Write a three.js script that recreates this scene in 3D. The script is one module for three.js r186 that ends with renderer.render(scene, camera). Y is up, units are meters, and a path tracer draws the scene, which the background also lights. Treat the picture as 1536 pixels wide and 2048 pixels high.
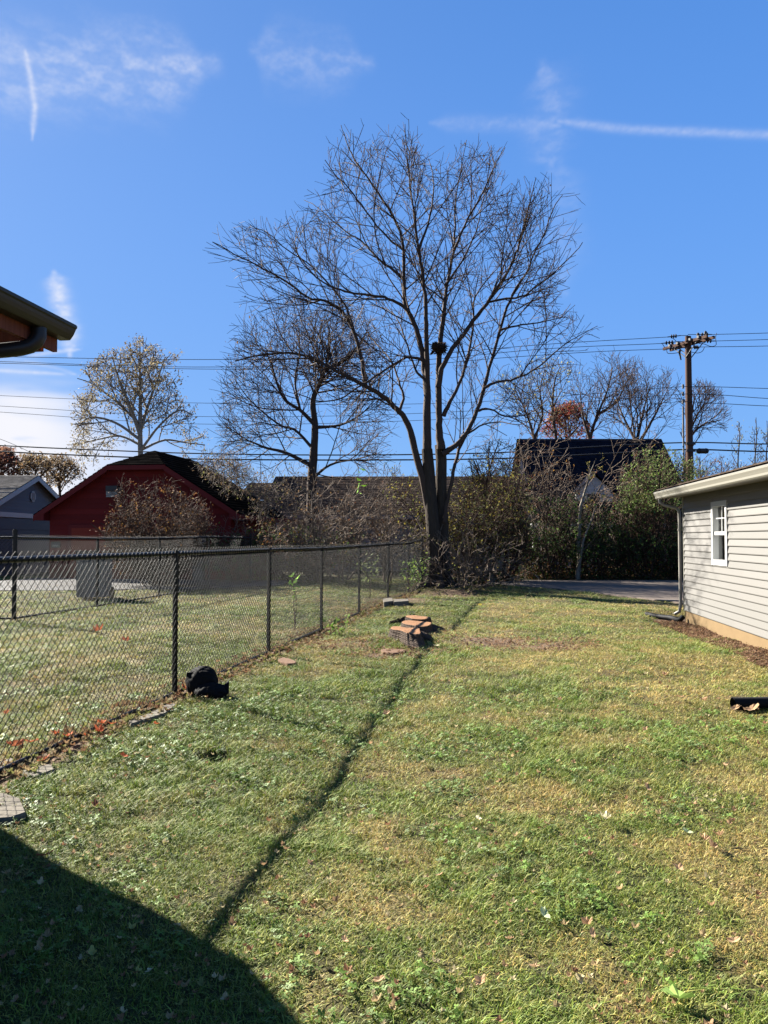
import * as THREE from 'three';

// ---------------------------------------------------------------- camera, sky, sun, exposure
const EYE = 1.6, F = 1538, PITCH = THREE.MathUtils.degToRad(1.9);
const EXPOSURE = 5.4;
const scene = new THREE.Scene();
const camera = new THREE.PerspectiveCamera(2 * Math.atan(1024 / F) * 180 / Math.PI, 0.75, 0.05, 1500);
camera.position.set(0, EYE, 0);
camera.rotation.x = PITCH;
const renderer = new THREE.WebGLRenderer({ antialias: true });
renderer.setSize(768, 1024);
renderer.toneMapping = THREE.LinearToneMapping;
renderer.toneMappingExposure = EXPOSURE;
renderer.shadowMap.enabled = true;

const SUN_EL = THREE.MathUtils.degToRad(30.3);
const SUN = new THREE.Vector3(-0.775 * Math.cos(SUN_EL), Math.sin(SUN_EL), -0.632 * Math.cos(SUN_EL)).normalize();
const sun = new THREE.DirectionalLight(new THREE.Color().setRGB(1, 0.945, 0.85), 5);
sun.position.copy(SUN).multiplyScalar(80);
sun.target.position.set(0, 0, -14);
sun.position.add(sun.target.position);
sun.castShadow = true; sun.shadow.mapSize.set(4096, 4096);
Object.assign(sun.shadow.camera, { left: -35, right: 35, top: 35, bottom: -35, near: 1, far: 200 });
scene.add(sun, sun.target);

// ---------------------------------------------------------------- numbers: random, noise
function rng(seed) { let a = seed >>> 0; return () => { a = (a + 0x6D2B79F5) | 0; let t = Math.imul(a ^ (a >>> 15), 1 | a); t = (t + Math.imul(t ^ (t >>> 7), 61 | t)) ^ t; return ((t ^ (t >>> 14)) >>> 0) / 4294967296; }; }
const hash2 = (x, y, s = 0) => { let h = Math.imul(x | 0, 374761393) ^ Math.imul(y | 0, 668265263) ^ Math.imul(s | 0, 2147483647 ^ 12345); h = Math.imul(h ^ (h >>> 13), 1274126177); h ^= h >>> 16; return (h >>> 0) / 4294967296; };
function vnoise(x, y, s = 0) {
  const xi = Math.floor(x), yi = Math.floor(y); let fx = x - xi, fy = y - yi;
  fx = fx * fx * (3 - 2 * fx); fy = fy * fy * (3 - 2 * fy);
  const a = hash2(xi, yi, s), b = hash2(xi + 1, yi, s), c = hash2(xi, yi + 1, s), d = hash2(xi + 1, yi + 1, s);
  return a + (b - a) * fx + (c - a) * fy + (a - b - c + d) * fx * fy;
}
function fbm(x, y, o = 4, s = 0) { let v = 0, a = 0.5, n = 0; for (let i = 0; i < o; i++) { v += a * vnoise(x, y, s + i * 17); n += a; x = x * 2.03 + 5.2; y = y * 2.03 + 1.7; a *= 0.5; } return v / n; }
const clamp = (x, a = 0, b = 1) => Math.min(b, Math.max(a, x));
const smooth = (a, b, x) => { const t = clamp((x - a) / (b - a)); return t * t * (3 - 2 * t); };
const lerp = (a, b, t) => a + (b - a) * t;
const V = (x, y, z) => new THREE.Vector3(x, y, z);

// where a point that the photograph shows stands: at(pixel, pixel, metres ahead), azel = its bearing and elevation
const cp = Math.cos(PITCH), sp = Math.sin(PITCH);
function at(px, py, d) { const cx = (px - 768) / F, cy = -(py - 1024) / F, t = d / (cp - cy * sp); return V(cx * t, EYE + (cy * cp + sp) * t, -d); }
function azel(px, py) { const p = at(px, py, 1); return [Math.atan2(p.x, 1) * 180 / Math.PI, Math.atan2(p.y - EYE, Math.hypot(p.x, 1)) * 180 / Math.PI]; }

// ---------------------------------------------------------------- sky: air, cirrus and contrails by bearing and elevation
{
  const W = 4096, H = 2048, data = new Float32Array(W * H * 4);
  const K = 1 / EXPOSURE;
  const strokes = [
    // [points, half width in degrees, strength, fibre]
    [[[50, 100], [62, 160], [70, 215], [64, 280]], 0.22, 0.5, 0.3],
    [[[-500, 40], [-200, 110], [0, 140], [200, 140], [430, 132]], 2.5, 0.30, 1],
    [[[510, 98], [600, 118], [740, 130]], 1.9, 0.15, 1],
    [[[1115, 242], [1250, 258], [1400, 264], [1560, 270], [1900, 292]], 0.30, 0.27, 0.4],
    [[[860, 246], [1000, 247], [1120, 252]], 0.55, 0.13, 0.6],
    [[[1085, 130], [1112, 205], [1092, 270], [1100, 335]], 1.7, 0.13, 1],
    [[[1120, 330], [1130, 430], [1130, 590]], 1.6, 0.08, 1],
    [[[108, 545], [120, 600], [138, 655], [140, 710]], 0.75, 0.55, 0.7],
    [[[55, 712], [110, 704], [165, 698]], 0.16, 0.45, 0.2],
    [[[-120, 738], [0, 741], [150, 749]], 0.14, 0.5, 0.2],
    [[[50, 722], [120, 738], [160, 752]], 0.14, 0.22, 0.2],
  ].map(([pts, w, op, fib]) => {
    const p = pts.map(([x, y]) => azel(x, y));
    const as = p.map((q) => q[0]), es = p.map((q) => q[1]);
    return { p, w, op, fib, box: [Math.min(...as) - 3 * w, Math.max(...as) + 3 * w, Math.min(...es) - 3 * w, Math.max(...es) + 3 * w] };
  });
  const sunAz = Math.atan2(SUN.x, -SUN.z) * 180 / Math.PI, sunEl = 30.3;
  for (let j = 0; j < H; j++) {
    const el = ((j + 0.5) / H - 0.5) * 180, e = Math.max(el, 0);
    const ce = Math.cos(el * Math.PI / 180), se = Math.sin(el * Math.PI / 180);
    const k1 = Math.exp(-e / 11), k2 = smooth(8, 55, e);
    for (let i = 0; i < W; i++) {
      const th = ((i + 0.5) / W - 0.5) * 2 * Math.PI;          // atan2(z, x)
      const x = Math.cos(th) * ce, z = Math.sin(th) * ce, y = se;
      let az = Math.atan2(x, -z) * 180 / Math.PI;
      let r = lerp(0.110, 0.044, k2), g = lerp(0.338, 0.205, k2), b = lerp(0.910, 0.635, k2);
      r = lerp(r, 0.36, k1 * 0.75); g = lerp(g, 0.66, k1 * 0.75); b = lerp(b, 1.0, k1 * 0.75);
      const cs = clamp(x * SUN.x + y * SUN.y + z * SUN.z, -1, 1), glow = Math.exp(-Math.acos(cs) / 0.42);
      r += 0.24 * glow; g += 0.22 * glow; b += 0.15 * glow;
      if (el > -1) {
        let c = 0;
        if (el < 70) for (const s of strokes) {
          if (az < s.box[0] || az > s.box[1] || el < s.box[2] || el > s.box[3]) continue;
          let best = 9;
          for (let q = 0; q + 1 < s.p.length; q++) {
            const [ax, ay] = s.p[q], [bx, by] = s.p[q + 1], dx = bx - ax, dy = by - ay, t = clamp(((az - ax) * dx + (el - ay) * dy) / (dx * dx + dy * dy));
            const ends = (q === 0 ? smooth(0, 0.5, t + 0.15) : 1) * (q + 2 === s.p.length ? smooth(1, 0.4, t - 0.1) : 1);
            const dd = Math.hypot(az - ax - dx * t, el - ay - dy * t) / s.w / Math.max(ends, 0.25);
            if (dd < best) best = dd;
          }
          if (best < 2) {
            const f = fbm(az * 1.1 / Math.sqrt(s.w) + el * 0.9, (el * 2.6 - az * 0.55) / Math.sqrt(s.w), 4, 3);
            const f2 = fbm(az * 4 + el * 3.0, el * 9 - az * 3, 3, 11);
            const n = lerp(0.6 + 0.5 * f2, (0.35 + 0.65 * smooth(0.30, 0.72, f)) * (0.45 + 0.9 * f2) * 1.2, s.fib);
            c = 1 - (1 - c) * (1 - clamp(s.op * Math.exp(-best * best * 1.6) * n));
          }
        }
        // low bank of cloud to the left, thinning towards the right, and thin streaks all round
        if (el < 16) {
          const n = fbm(az * 0.10, el * 0.55, 4, 29), n2 = fbm(az * 0.28 + 7, el * 1.5, 4, 31);
          const edge = 11.2 + (n - 0.5) * 5 - smooth(-27, -8, az) * 7 - smooth(-9, 40, az) * 6;
          const left = smooth(-14, -25, az) * smooth(-140, -90, az);
          c = 1 - (1 - c) * (1 - clamp((0.20 + 0.80 * left) * smooth(edge + 1.6, edge - 2.6, el) * smooth(0.18, 0.62, n2 + 0.12 + left * 0.2)));
        }
        if (Math.abs(az) > 42) { const n = fbm(az * 0.05, el * 0.16, 5, 41); c = 1 - (1 - c) * (1 - 0.3 * smooth(0.52, 0.8, n) * smooth(70, 40, el)); }
        if (c > 0) { const w = 0.93; r = lerp(r, w, c); g = lerp(g, w * 1.005, c); b = lerp(b, 1.0, c); }
      }
      const o = (j * W + i) * 4;
      data[o] = r * K; data[o + 1] = g * K; data[o + 2] = b * K; data[o + 3] = 1;
    }
  }
  const sky = new THREE.DataTexture(data, W, H, THREE.RGBAFormat, THREE.FloatType);
  sky.mapping = THREE.EquirectangularReflectionMapping;
  sky.magFilter = THREE.LinearFilter; sky.needsUpdate = true;
  scene.background = sky; scene.environment = sky;
}

// ---------------------------------------------------------------- helpers
const used = new Map();
function numbered(name) { const n = used.get(name) ?? 0; used.set(name, n + 1); return n ? name + '_' + String(n).padStart(3, '0') : name; }
function thing(name, label, category, pos = V(0, 0, 0), group, kind) {
  const o = new THREE.Group(); o.name = numbered(name); o.position.copy(pos); scene.add(o);
  o.userData = { label, category }; if (group) o.userData.group = group; if (kind) o.userData.kind = kind;
  return o;
}
function worldOf(o) { const p = V(0, 0, 0); for (let q = o; q && q !== scene; q = q.parent) p.add(q.position); return p; }
// MB collects boxes, tubes, prisms and faces in world coordinates; build() makes ONE named mesh under its parent
class MB {
  constructor() { this.p = []; this.n = []; this.u = []; this.c = []; this.i = []; this.col = null; }
  v(x, y, z, nx, ny, nz, u = 0, w = 0) { this.p.push(x, y, z); this.n.push(nx, ny, nz); this.u.push(u, w); if (this.col) this.c.push(this.col[0], this.col[1], this.col[2]); return this.p.length / 3 - 1; }
  face(pts, uvs) {                                             // convex flat polygon
    const a = pts[0], n = V(0, 0, 0);
    for (let k = 1; k + 1 < pts.length; k++) n.add(V(0, 0, 0).crossVectors(V(0, 0, 0).subVectors(pts[k], a), V(0, 0, 0).subVectors(pts[k + 1], a)));
    n.normalize();
    const e = V(0, 0, 0).subVectors(pts[1], a).normalize(), f = V(0, 0, 0).crossVectors(n, e), id = [];
    for (let k = 0; k < pts.length; k++) { const q = pts[k]; const d = V(0, 0, 0).subVectors(q, a); const uv = uvs ? uvs[k] : [d.dot(e), d.dot(f)]; id.push(this.v(q.x, q.y, q.z, n.x, n.y, n.z, uv[0], uv[1])); }
    for (let k = 1; k + 1 < pts.length; k++) this.i.push(id[0], id[k], id[k + 1]);
    return this;
  }
  prism(pts, ext) {                                            // polygon pts swept by the vector ext, closed
    const b = pts.map((q) => q.clone().add(ext)), n = V(0, 0, 0);
    for (let k = 1; k + 1 < pts.length; k++) n.add(V(0, 0, 0).crossVectors(V(0, 0, 0).subVectors(pts[k], pts[0]), V(0, 0, 0).subVectors(pts[k + 1], pts[0])));
    const flip = n.dot(ext) > 0, P = flip ? pts.slice().reverse() : pts, B = flip ? b.slice().reverse() : b;
    this.face(P); this.face(B.slice().reverse());
    for (let k = 0; k < P.length; k++) { const l = (k + 1) % P.length; this.face([P[l], P[k], B[k], B[l]]); }
    return this;
  }
  box(c, ax, ay, az) {                                         // centre and three half axes
    const q = (a, b, d) => c.clone().addScaledVector(ax, a).addScaledVector(ay, b).addScaledVector(az, d);
    return this.prism([q(-1, -1, -1), q(1, -1, -1), q(1, 1, -1), q(-1, 1, -1)], az.clone().multiplyScalar(2));
  }
  cube(x0, y0, z0, x1, y1, z1) { return this.box(V((x0 + x1) / 2, (y0 + y1) / 2, (z0 + z1) / 2), V((x1 - x0) / 2, 0, 0), V(0, (y1 - y0) / 2, 0), V(0, 0, (z1 - z0) / 2)); }
  tube(pts, rad, sides = 6, cap = false, wob = 0) {
    const n = pts.length, r = (k) => typeof rad === 'number' ? rad : rad[k];
    let ref = null, vv = 0, prev = -1; const id0 = this.p.length / 3;
    for (let k = 0; k < n; k++) {
      const a = pts[Math.max(k - 1, 0)], b = pts[Math.min(k + 1, n - 1)], d = V(0, 0, 0).subVectors(b, a).normalize();
      if (!ref) { ref = Math.abs(d.y) < 0.9 ? V(0, 1, 0) : V(1, 0, 0); }
      const s = V(0, 0, 0).crossVectors(d, ref).normalize(), t = V(0, 0, 0).crossVectors(s, d); ref = t.clone();
      if (k) vv += pts[k].distanceTo(pts[k - 1]);
      const at0 = this.p.length / 3;
      for (let q = 0; q <= sides; q++) {
        const an = q / sides * Math.PI * 2, c = Math.cos(an), e = Math.sin(an), nx = s.x * c + t.x * e, ny = s.y * c + t.y * e, nz = s.z * c + t.z * e;
        const rr = r(k) * (wob ? 1 + wob * (vnoise((q % sides) * 1.3 + 3, vv * 4, 77) - 0.5) * 2 : 1);
        this.v(pts[k].x + nx * rr, pts[k].y + ny * rr, pts[k].z + nz * rr, nx, ny, nz, q / sides * Math.max(1, Math.round(r(0) * 6.283 / 0.25)) * 0.25, vv);
      }
      if (k) for (let q = 0; q < sides; q++) this.i.push(prev + q, at0 + q, prev + q + 1, prev + q + 1, at0 + q, at0 + q + 1);
      prev = at0;
    }
    if (cap) for (const k of [0, n - 1]) {
      const d = V(0, 0, 0).subVectors(pts[k], pts[k ? k - 1 : 1]).normalize(), b = id0 + k * (sides + 1), c = this.v(pts[k].x, pts[k].y, pts[k].z, d.x, d.y, d.z), first = this.p.length / 3;
      for (let q = 0; q <= sides; q++) { const g = (b + q) * 3; this.v(this.p[g], this.p[g + 1], this.p[g + 2], d.x, d.y, d.z); }
      for (let q = 0; q < sides; q++) k ? this.i.push(c, first + q + 1, first + q) : this.i.push(c, first + q, first + q + 1);
    }
    return this;
  }
  geo(o = V(0, 0, 0)) {
    const g = new THREE.BufferGeometry(), p = new Float32Array(this.p);
    for (let k = 0; k < p.length; k += 3) { p[k] -= o.x; p[k + 1] -= o.y; p[k + 2] -= o.z; }
    g.setAttribute('position', new THREE.BufferAttribute(p, 3));
    g.setAttribute('normal', new THREE.BufferAttribute(new Float32Array(this.n), 3));
    g.setAttribute('uv', new THREE.BufferAttribute(new Float32Array(this.u), 2));
    if (this.c.length) g.setAttribute('color', new THREE.BufferAttribute(new Float32Array(this.c), 3));
    g.setIndex(this.i); return g;
  }
  build(name, mat, parent, data) {
    const o = new THREE.Mesh(this.geo(parent ? worldOf(parent) : undefined), mat); o.name = parent ? name : numbered(name);
    o.castShadow = o.receiveShadow = true; (parent ?? scene).add(o); if (data) Object.assign(o.userData, data);
    return o;
  }
}
function struct(o) { o.userData.kind = 'structure'; return o; }

// ---------------------------------------------------------------- textures and materials
const toS = (c) => c <= 0.0031308 ? c * 12.92 : 1.055 * Math.pow(c, 1 / 2.4) - 0.055;
function tex(w, h, fn, srgb = true) {                          // fn(u, v) -> linear [r, g, b]
  const a = new Uint8Array(w * h * 4);
  for (let j = 0; j < h; j++) for (let i = 0; i < w; i++) {
    const c = fn((i + 0.5) / w, (j + 0.5) / h), o = (j * w + i) * 4;
    for (let k = 0; k < 3; k++) a[o + k] = clamp(srgb ? toS(clamp(c[k])) : c[k]) * 255;
    a[o + 3] = 255;
  }
  const t = new THREE.DataTexture(a, w, h, THREE.RGBAFormat);
  t.wrapS = t.wrapT = THREE.RepeatWrapping; t.magFilter = THREE.LinearFilter; t.minFilter = THREE.LinearMipmapLinearFilter; t.generateMipmaps = true;
  if (srgb) t.colorSpace = THREE.SRGBColorSpace;
  t.needsUpdate = true; return t;
}
const tiled = (t, w, h = w) => { const c = t.clone(); c.repeat.set(1 / w, 1 / h); c.needsUpdate = true; return c; };
// noise that wraps
function wn(u, v, fx, fy, s) { const x = u * fx, y = v * fy, xi = Math.floor(x), yi = Math.floor(y); let a = x - xi, b = y - yi; a = a * a * (3 - 2 * a); b = b * b * (3 - 2 * b); const m = (q, f) => ((q % f) + f) % f, h = (p, q) => hash2(m(p, fx), m(q, fy), s); return lerp(lerp(h(xi, yi), h(xi + 1, yi), a), lerp(h(xi, yi + 1), h(xi + 1, yi + 1), a), b); }
const wf = (u, v, fx, fy, s) => 0.5 * wn(u, v, fx, fy, s) + 0.28 * wn(u, v, fx * 2, fy * 2, s + 1) + 0.22 * wn(u, v, fx * 4, fy * 4, s + 2);
const M = {};
const std = (c, rough = 0.9, more = {}) => new THREE.MeshPhysicalMaterial({ color: new THREE.Color().setRGB(...c), roughness: rough, specularIntensity: rough > 0.65 ? 0.3 : 0.6, side: THREE.DoubleSide, ...more });
const gray = (fn) => tex(256, 256, (u, v) => { const g = fn(u, v); return [g, g, g]; }, false);
const barkBump = gray((u, v) => { const w = wf(u, v, 4, 3, 5) * 0.1, r = Math.abs(wn(u + w, v, 10, 4, 9) - 0.5) * 2, q = Math.abs(wn(u + w, v, 22, 8, 12) - 0.5) * 2; return clamp(0.15 + 0.55 * r + 0.35 * q); });
const barkMap = tex(256, 256, (u, v) => { const w = wf(u, v, 4, 3, 5) * 0.1, r = Math.abs(wn(u + w, v, 10, 4, 9) - 0.5) * 2, k = 0.55 + 0.35 * r + 0.35 * wf(u, v, 3, 2, 44); return [0.050 * k, 0.038 * k, 0.028 * k]; });
M.bark = std([1, 1, 1], 0.95, { map: tiled(barkMap, 0.5, 0.8), bumpMap: tiled(barkBump, 0.5, 0.8), bumpScale: 0.02 });
M.limb = std([0.0480, 0.0328, 0.0248], 0.85, { bumpMap: tiled(barkBump, 0.3, 0.5), bumpScale: 0.008 });
M.twig = std([0.0553, 0.0357, 0.0263], 0.8);
M.twigPale = std([0.1275, 0.0952, 0.0697], 0.8);
M.twigBrown = std([0.0540, 0.0311, 0.0203], 0.85);
M.barkPale = std([0.1904, 0.1680, 0.1344], 0.9, { bumpMap: tiled(barkBump, 0.5, 0.8), bumpScale: 0.01 });
M.leaf = new THREE.MeshPhysicalMaterial({ color: 0xffffff, vertexColors: true, roughness: 0.9, specularIntensity: 0.15, side: THREE.DoubleSide, transmission: 0.4, thickness: 0 });
M.black = std([0.008, 0.008, 0.009], 0.38, { specularIntensity: 0.4 });
M.blackWire = std([0.006, 0.006, 0.006], 0.5, { specularIntensity: 0.12, ior: 1.25 });
M.darkMetal = std([0.02, 0.0165, 0.0145], 0.4);
M.plastic = std([0.007, 0.007, 0.008], 0.7, { specularIntensity: 0.3 });
M.wire = std([0.012, 0.012, 0.013], 0.6);
M.grey = std([0.1275, 0.1275, 0.1243], 0.7);
M.white = std([0.3050, 0.3050, 0.2983], 0.45);
const vinylBump = gray((u, v) => 0.5 + 0.5 * (wf(u, v, 3, 60, 21) - 0.5));
M.vinyl = [[0.104, 0.099, 0.091], [0.108, 0.103, 0.095], [0.100, 0.096, 0.088]].map((c) => std(c, 0.55, { bumpMap: tiled(vinylBump, 0.9, 0.25), bumpScale: 0.0012 }));
M.trim = std([0.1771, 0.1683, 0.1417], 0.4);
M.spout = std([0.1963, 0.1845, 0.1606], 0.4);
M.soffit = std([0.1530, 0.1435, 0.1275], 0.6);
M.concrete = std([1, 1, 1], 0.95, { map: tiled(tex(512, 512, (u, v) => { const k = 0.75 + 0.35 * wf(u, v, 5, 5, 3) + 0.14 * (wn(u, v, 128, 128, 8) - 0.5); return [0.115 * k, 0.092 * k, 0.075 * k]; }), 2.5) });
M.footing = std([1, 1, 1], 0.9, { map: tiled(tex(256, 256, (u, v) => { const k = 0.8 + 0.3 * wf(u, v, 4, 4, 13) + 0.1 * (wn(u, v, 64, 64, 4) - 0.5); return [0.135 * k, 0.092 * k, 0.046 * k]; }), 1.2) });
M.asphalt = std([1, 1, 1], 0.95, { map: tiled(tex(512, 512, (u, v) => { const k = 0.8 + 0.3 * wf(u, v, 5, 5, 23) + 0.3 * (wn(u, v, 160, 160, 8) - 0.5); return [0.092 * k, 0.089 * k, 0.085 * k]; }), 2) });
function shingle(c, s) { return std([1, 1, 1], 1, { specularIntensity: 0, ior: 1.02, map: tiled(tex(512, 256, (u, v) => { const tab = hash2(Math.floor(u * 14 + Math.floor(v * 8) * 0.37), Math.floor(v * 8), s), k = 0.6 + 0.55 * tab + 0.5 * (wn(u, v, 128, 64, s) - 0.5) + 0.25 * wf(u, v, 3, 2, s); return c.map((q) => q * k); }), 2.8, 1.1) }); }
M.roofBlack = shingle([0.0063, 0.0056, 0.0052], 1);
M.roofBrown = shingle([0.0520, 0.0404, 0.0331], 2);
M.roofNavy = shingle([0.0096, 0.0104, 0.0160], 3);
M.roofGrey = shingle([0.1020, 0.0956, 0.0892], 4);
M.barnRed = [[0.105, 0.0085, 0.007], [0.118, 0.0098, 0.008], [0.091, 0.0072, 0.006]].map((c) => std(c, 0.8, { bumpMap: tiled(vinylBump, 0.6, 0.2), bumpScale: 0.003 }));
M.barnDoor = std([0.17, 0.022, 0.011], 0.7);
M.barnTrim = std([0.1020, 0.0102, 0.0089], 0.7);
M.blueSiding = [[0.095, 0.108, 0.125], [0.10, 0.114, 0.131]].map((c) => std(c, 0.7));
M.navyDoor = std([0.0287, 0.0382, 0.0574], 0.6);
M.greyWall = std([0.1785, 0.1726, 0.1666], 0.9);
M.paleSiding = [[0.36, 0.35, 0.335], [0.335, 0.325, 0.31]].map((c) => std(c, 0.8));
M.glassDark = new THREE.MeshPhysicalMaterial({ color: new THREE.Color().setRGB(0.02, 0.025, 0.03), roughness: 0.08, side: THREE.DoubleSide });
M.pane = new THREE.MeshPhysicalMaterial({ color: 0xffffff, roughness: 0.03, transmission: 1, thickness: 0, side: THREE.DoubleSide });
M.curtain = new THREE.MeshPhysicalMaterial({ color: new THREE.Color().setRGB(0.72, 0.75, 0.74), roughness: 0.95, side: THREE.DoubleSide });
M.interior = std([0.12, 0.12, 0.12], 0.95);
M.redwood = std([1, 1, 1], 0.75, { map: tiled(tex(256, 256, (u, v) => { const g = wf(u, v, 2, 30, 6), k = 0.6 + 0.7 * g; return [0.15 * k, 0.046 * k, 0.026 * k]; }), 1.2, 0.4) });
M.poleWood = std([1, 1, 1], 0.9, { map: tiled(tex(256, 256, (u, v) => { const g = wf(u, v, 24, 3, 6), k = 0.45 + 0.95 * g; return [0.062 * k, 0.034 * k, 0.024 * k]; }), 0.9, 3) });
M.stone = std([1, 1, 1], 0.95, { map: tiled(tex(256, 256, (u, v) => { const k = 0.6 + 0.6 * wf(u, v, 6, 6, 3) + 0.3 * (wn(u, v, 64, 64, 8) - 0.5); return [0.12 * k, 0.105 * k, 0.083 * k]; }), 0.8), bumpMap: tiled(gray((u, v) => wf(u, v, 8, 8, 3)), 0.8), bumpScale: 0.01 });
M.bark2 = std([0.0553, 0.0391, 0.0289], 0.95, { bumpMap: tiled(barkBump, 0.3, 0.4), bumpScale: 0.02 });
// ---------------------------------------------------------------- ground: one sheet, fine near the camera, out past the horizon
const FENCE = [[-2.62, 4.6], [-2.08, 7.69], [-1.57, 10.5], [-1.08, 13.3], [-0.52, 16.1], [0.1, 18.9], [0.68, 21.4], [1.14, 23.1]];      // main fence in plan: x, metres ahead
function fenceX(d) { for (let k = 0; k + 1 < FENCE.length; k++) if (d <= FENCE[k + 1][1] || k + 2 === FENCE.length) { const t = (d - FENCE[k][1]) / (FENCE[k + 1][1] - FENCE[k][1]); return lerp(FENCE[k][0], FENCE[k + 1][0], t); } }
const pit = at(428, 1512, 5.66);
function ground(x, z) {
  const d = -z;
  let h = (fbm(x * 0.9, z * 0.9, 3, 61) - 0.5) * 0.085 + (fbm(x * 0.22 + 9, z * 0.22, 2, 67) - 0.5) * 0.10;
  h *= smooth(60, 25, Math.hypot(x, z));
  if (d > 0 && d < 60) {
    const left = smooth(0.2, 2.2, fenceX(clamp(d, 4.9, 21)) - x);
    h += 0.12 * left * smooth(4, 10, d) * smooth(40, 24, d);
    h -= 0.10 * smooth(0.22, 0.04, Math.hypot(x - pit.x, z - pit.z));
    h += 0.10 * smooth(1.6, 0.2, Math.hypot(x - 0.45, d - 12.2));                  // root flare round the stumps
    h += 0.10 * smooth(1.8, 0.4, Math.hypot(x - 1.7, d - 23.0));
  }
  return d > 22.5 && d < 31 && x > 2.5 ? h * 0.25 : h;
}
function gp(px, py, lift = 0) {                               // the point of the ground under a pixel
  let d = 8; for (let k = 0; k < 12; k++) { const a = at(px, py, 1), s = (EYE - a.y); d = clamp((EYE - ground(a.x * d, -d)) / s, 0.5, 200); }
  const p = at(px, py, d); p.y = ground(p.x, p.z) + lift; return p;
}
const onGround = (x, d, lift = 0) => V(x, ground(x, -d) + lift, -d);

const barePatches = [[gp(1010, 1285), 1.1, 0.55], [gp(1080, 1290), 0.8, 0.4], [gp(800, 1310), 0.75, 0.3], [gp(700, 1290), 0.6, 0.35], [gp(905, 1190), 1.5, 0.8], [gp(800, 1200), 1.2, 0.8]];
function bare(x, d) {                                         // 1 = naked soil, chips and dead leaves, 0 = turf
  let b = 0;
  for (const [p, rx, rz] of barePatches) b = Math.max(b, 0.85 * smooth(1.15, 0.3, Math.hypot((x - p.x) / rx, (d + p.z) / rz / 1.6)));
  const wx = 5.81 - 0.118 * (14.9 - d);
  if (d < 15.6) b = Math.max(b, smooth(0.62, 0.36, wx - x));
  if (d > 4.6 && d < 22) { const f = Math.abs(x - fenceX(d) - 0.02); b = Math.max(b, 0.9 * smooth(0.26, 0.08, f)); }
  if (d > 29) b = Math.max(b, 0.75 * smooth(29, 30.5, d) * smooth(1, 3, x));
  return clamp(b * (0.55 + 0.9 * fbm(x * 3.1, d * 3.1, 3, 5)));
}
function dry(x, d) {                                          // 0 = green, 1 = straw
  const n = fbm(x * 1.15 + 3, d * 0.85, 4, 71), m = fbm(x * 3.7, d * 3.0 + 2, 3, 73), l = fbm(x * 0.33, d * 0.3, 2, 79);
  const rail = x - (fenceX(clamp(d, 4.9, 21)) + 2.0);
  let v = smooth(0.42, 0.72, 0.42 * n + 0.42 * m + 0.16 * l + 0.07 * smooth(-0.6, 1.8, rail) + 0.03 * smooth(8, 13, d));
  return clamp(v);
}
function onDrive(x, z) { const d = -z; if (x > 2.5 && x < 14 && d > driveNear(x) && d < 28.2) return true; return false; }
function driveNear(x) { return x < 5.2 ? lerp(27.4, 24.0, clamp((x - 2.8) / 2.4)) : lerp(24.0, 17.6, clamp((x - 5.2) / 2.4)); }
{
  const line = (lo, hi, a, b, fine, grow) => { const o = []; let s = fine; for (let v = a; v < b; v += fine) o.push(v); let v = b; while (v < hi) { o.push(v); s *= grow; v += s; } o.push(hi); s = fine; v = a - fine; const q = []; while (v > lo) { q.push(v); s *= grow; v -= s; } q.push(lo); return q.reverse().concat(o); };
  const xs = line(-500, 500, -9, 9, 0.11, 1.22), zs = line(-700, 120, -24, -1, 0.11, 1.22);
  const nx = xs.length, nz = zs.length, pos = new Float32Array(nx * nz * 3), uv = new Float32Array(nx * nz * 2), idx = [];
  for (let j = 0; j < nz; j++) for (let i = 0; i < nx; i++) { const o = j * nx + i; pos.set([xs[i], ground(xs[i], zs[j]), zs[j]], o * 3); uv.set([(xs[i] + 16) / 32, (zs[j] + 34) / 34], o * 2); }
  for (let j = 0; j + 1 < nz; j++) for (let i = 0; i + 1 < nx; i++) { const a = j * nx + i; idx.push(a, a + nx, a + 1, a + 1, a + nx, a + nx + 1); }
  const g = new THREE.BufferGeometry(); g.setAttribute('position', new THREE.BufferAttribute(pos, 3)); g.setAttribute('uv', new THREE.BufferAttribute(uv, 2)); g.setIndex(idx); g.computeVertexNormals();
  const t = tex(2048, 2048, (u, v) => {
    const x = u * 32 - 16, d = 34 - v * 34, dr = dry(x, d), b = bare(x, d), f = hash2(Math.floor(u * 2048), Math.floor(v * 2048), 3), f2 = vnoise(x * 22, d * 22, 9), k = 0.55 + 0.5 * f + 0.35 * f2;
    const turf = [lerp(0.030, 0.075, dr), lerp(0.033, 0.056, dr), lerp(0.010, 0.024, dr)], soil = [0.115, 0.074, 0.047];
    return turf.map((q, i) => lerp(q, soil[i], b) * k);
  });
  t.wrapS = t.wrapT = THREE.ClampToEdgeWrapping;
  const o = new THREE.Mesh(g, std([1, 1, 1], 1, { map: t, bumpMap: tiled(gray((u, v) => wf(u, v, 24, 24, 3)), 1 / 64, 1 / 64), bumpScale: 0.02 }));
  o.name = 'ground'; o.receiveShadow = true; scene.add(o); struct(o);
}
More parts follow.
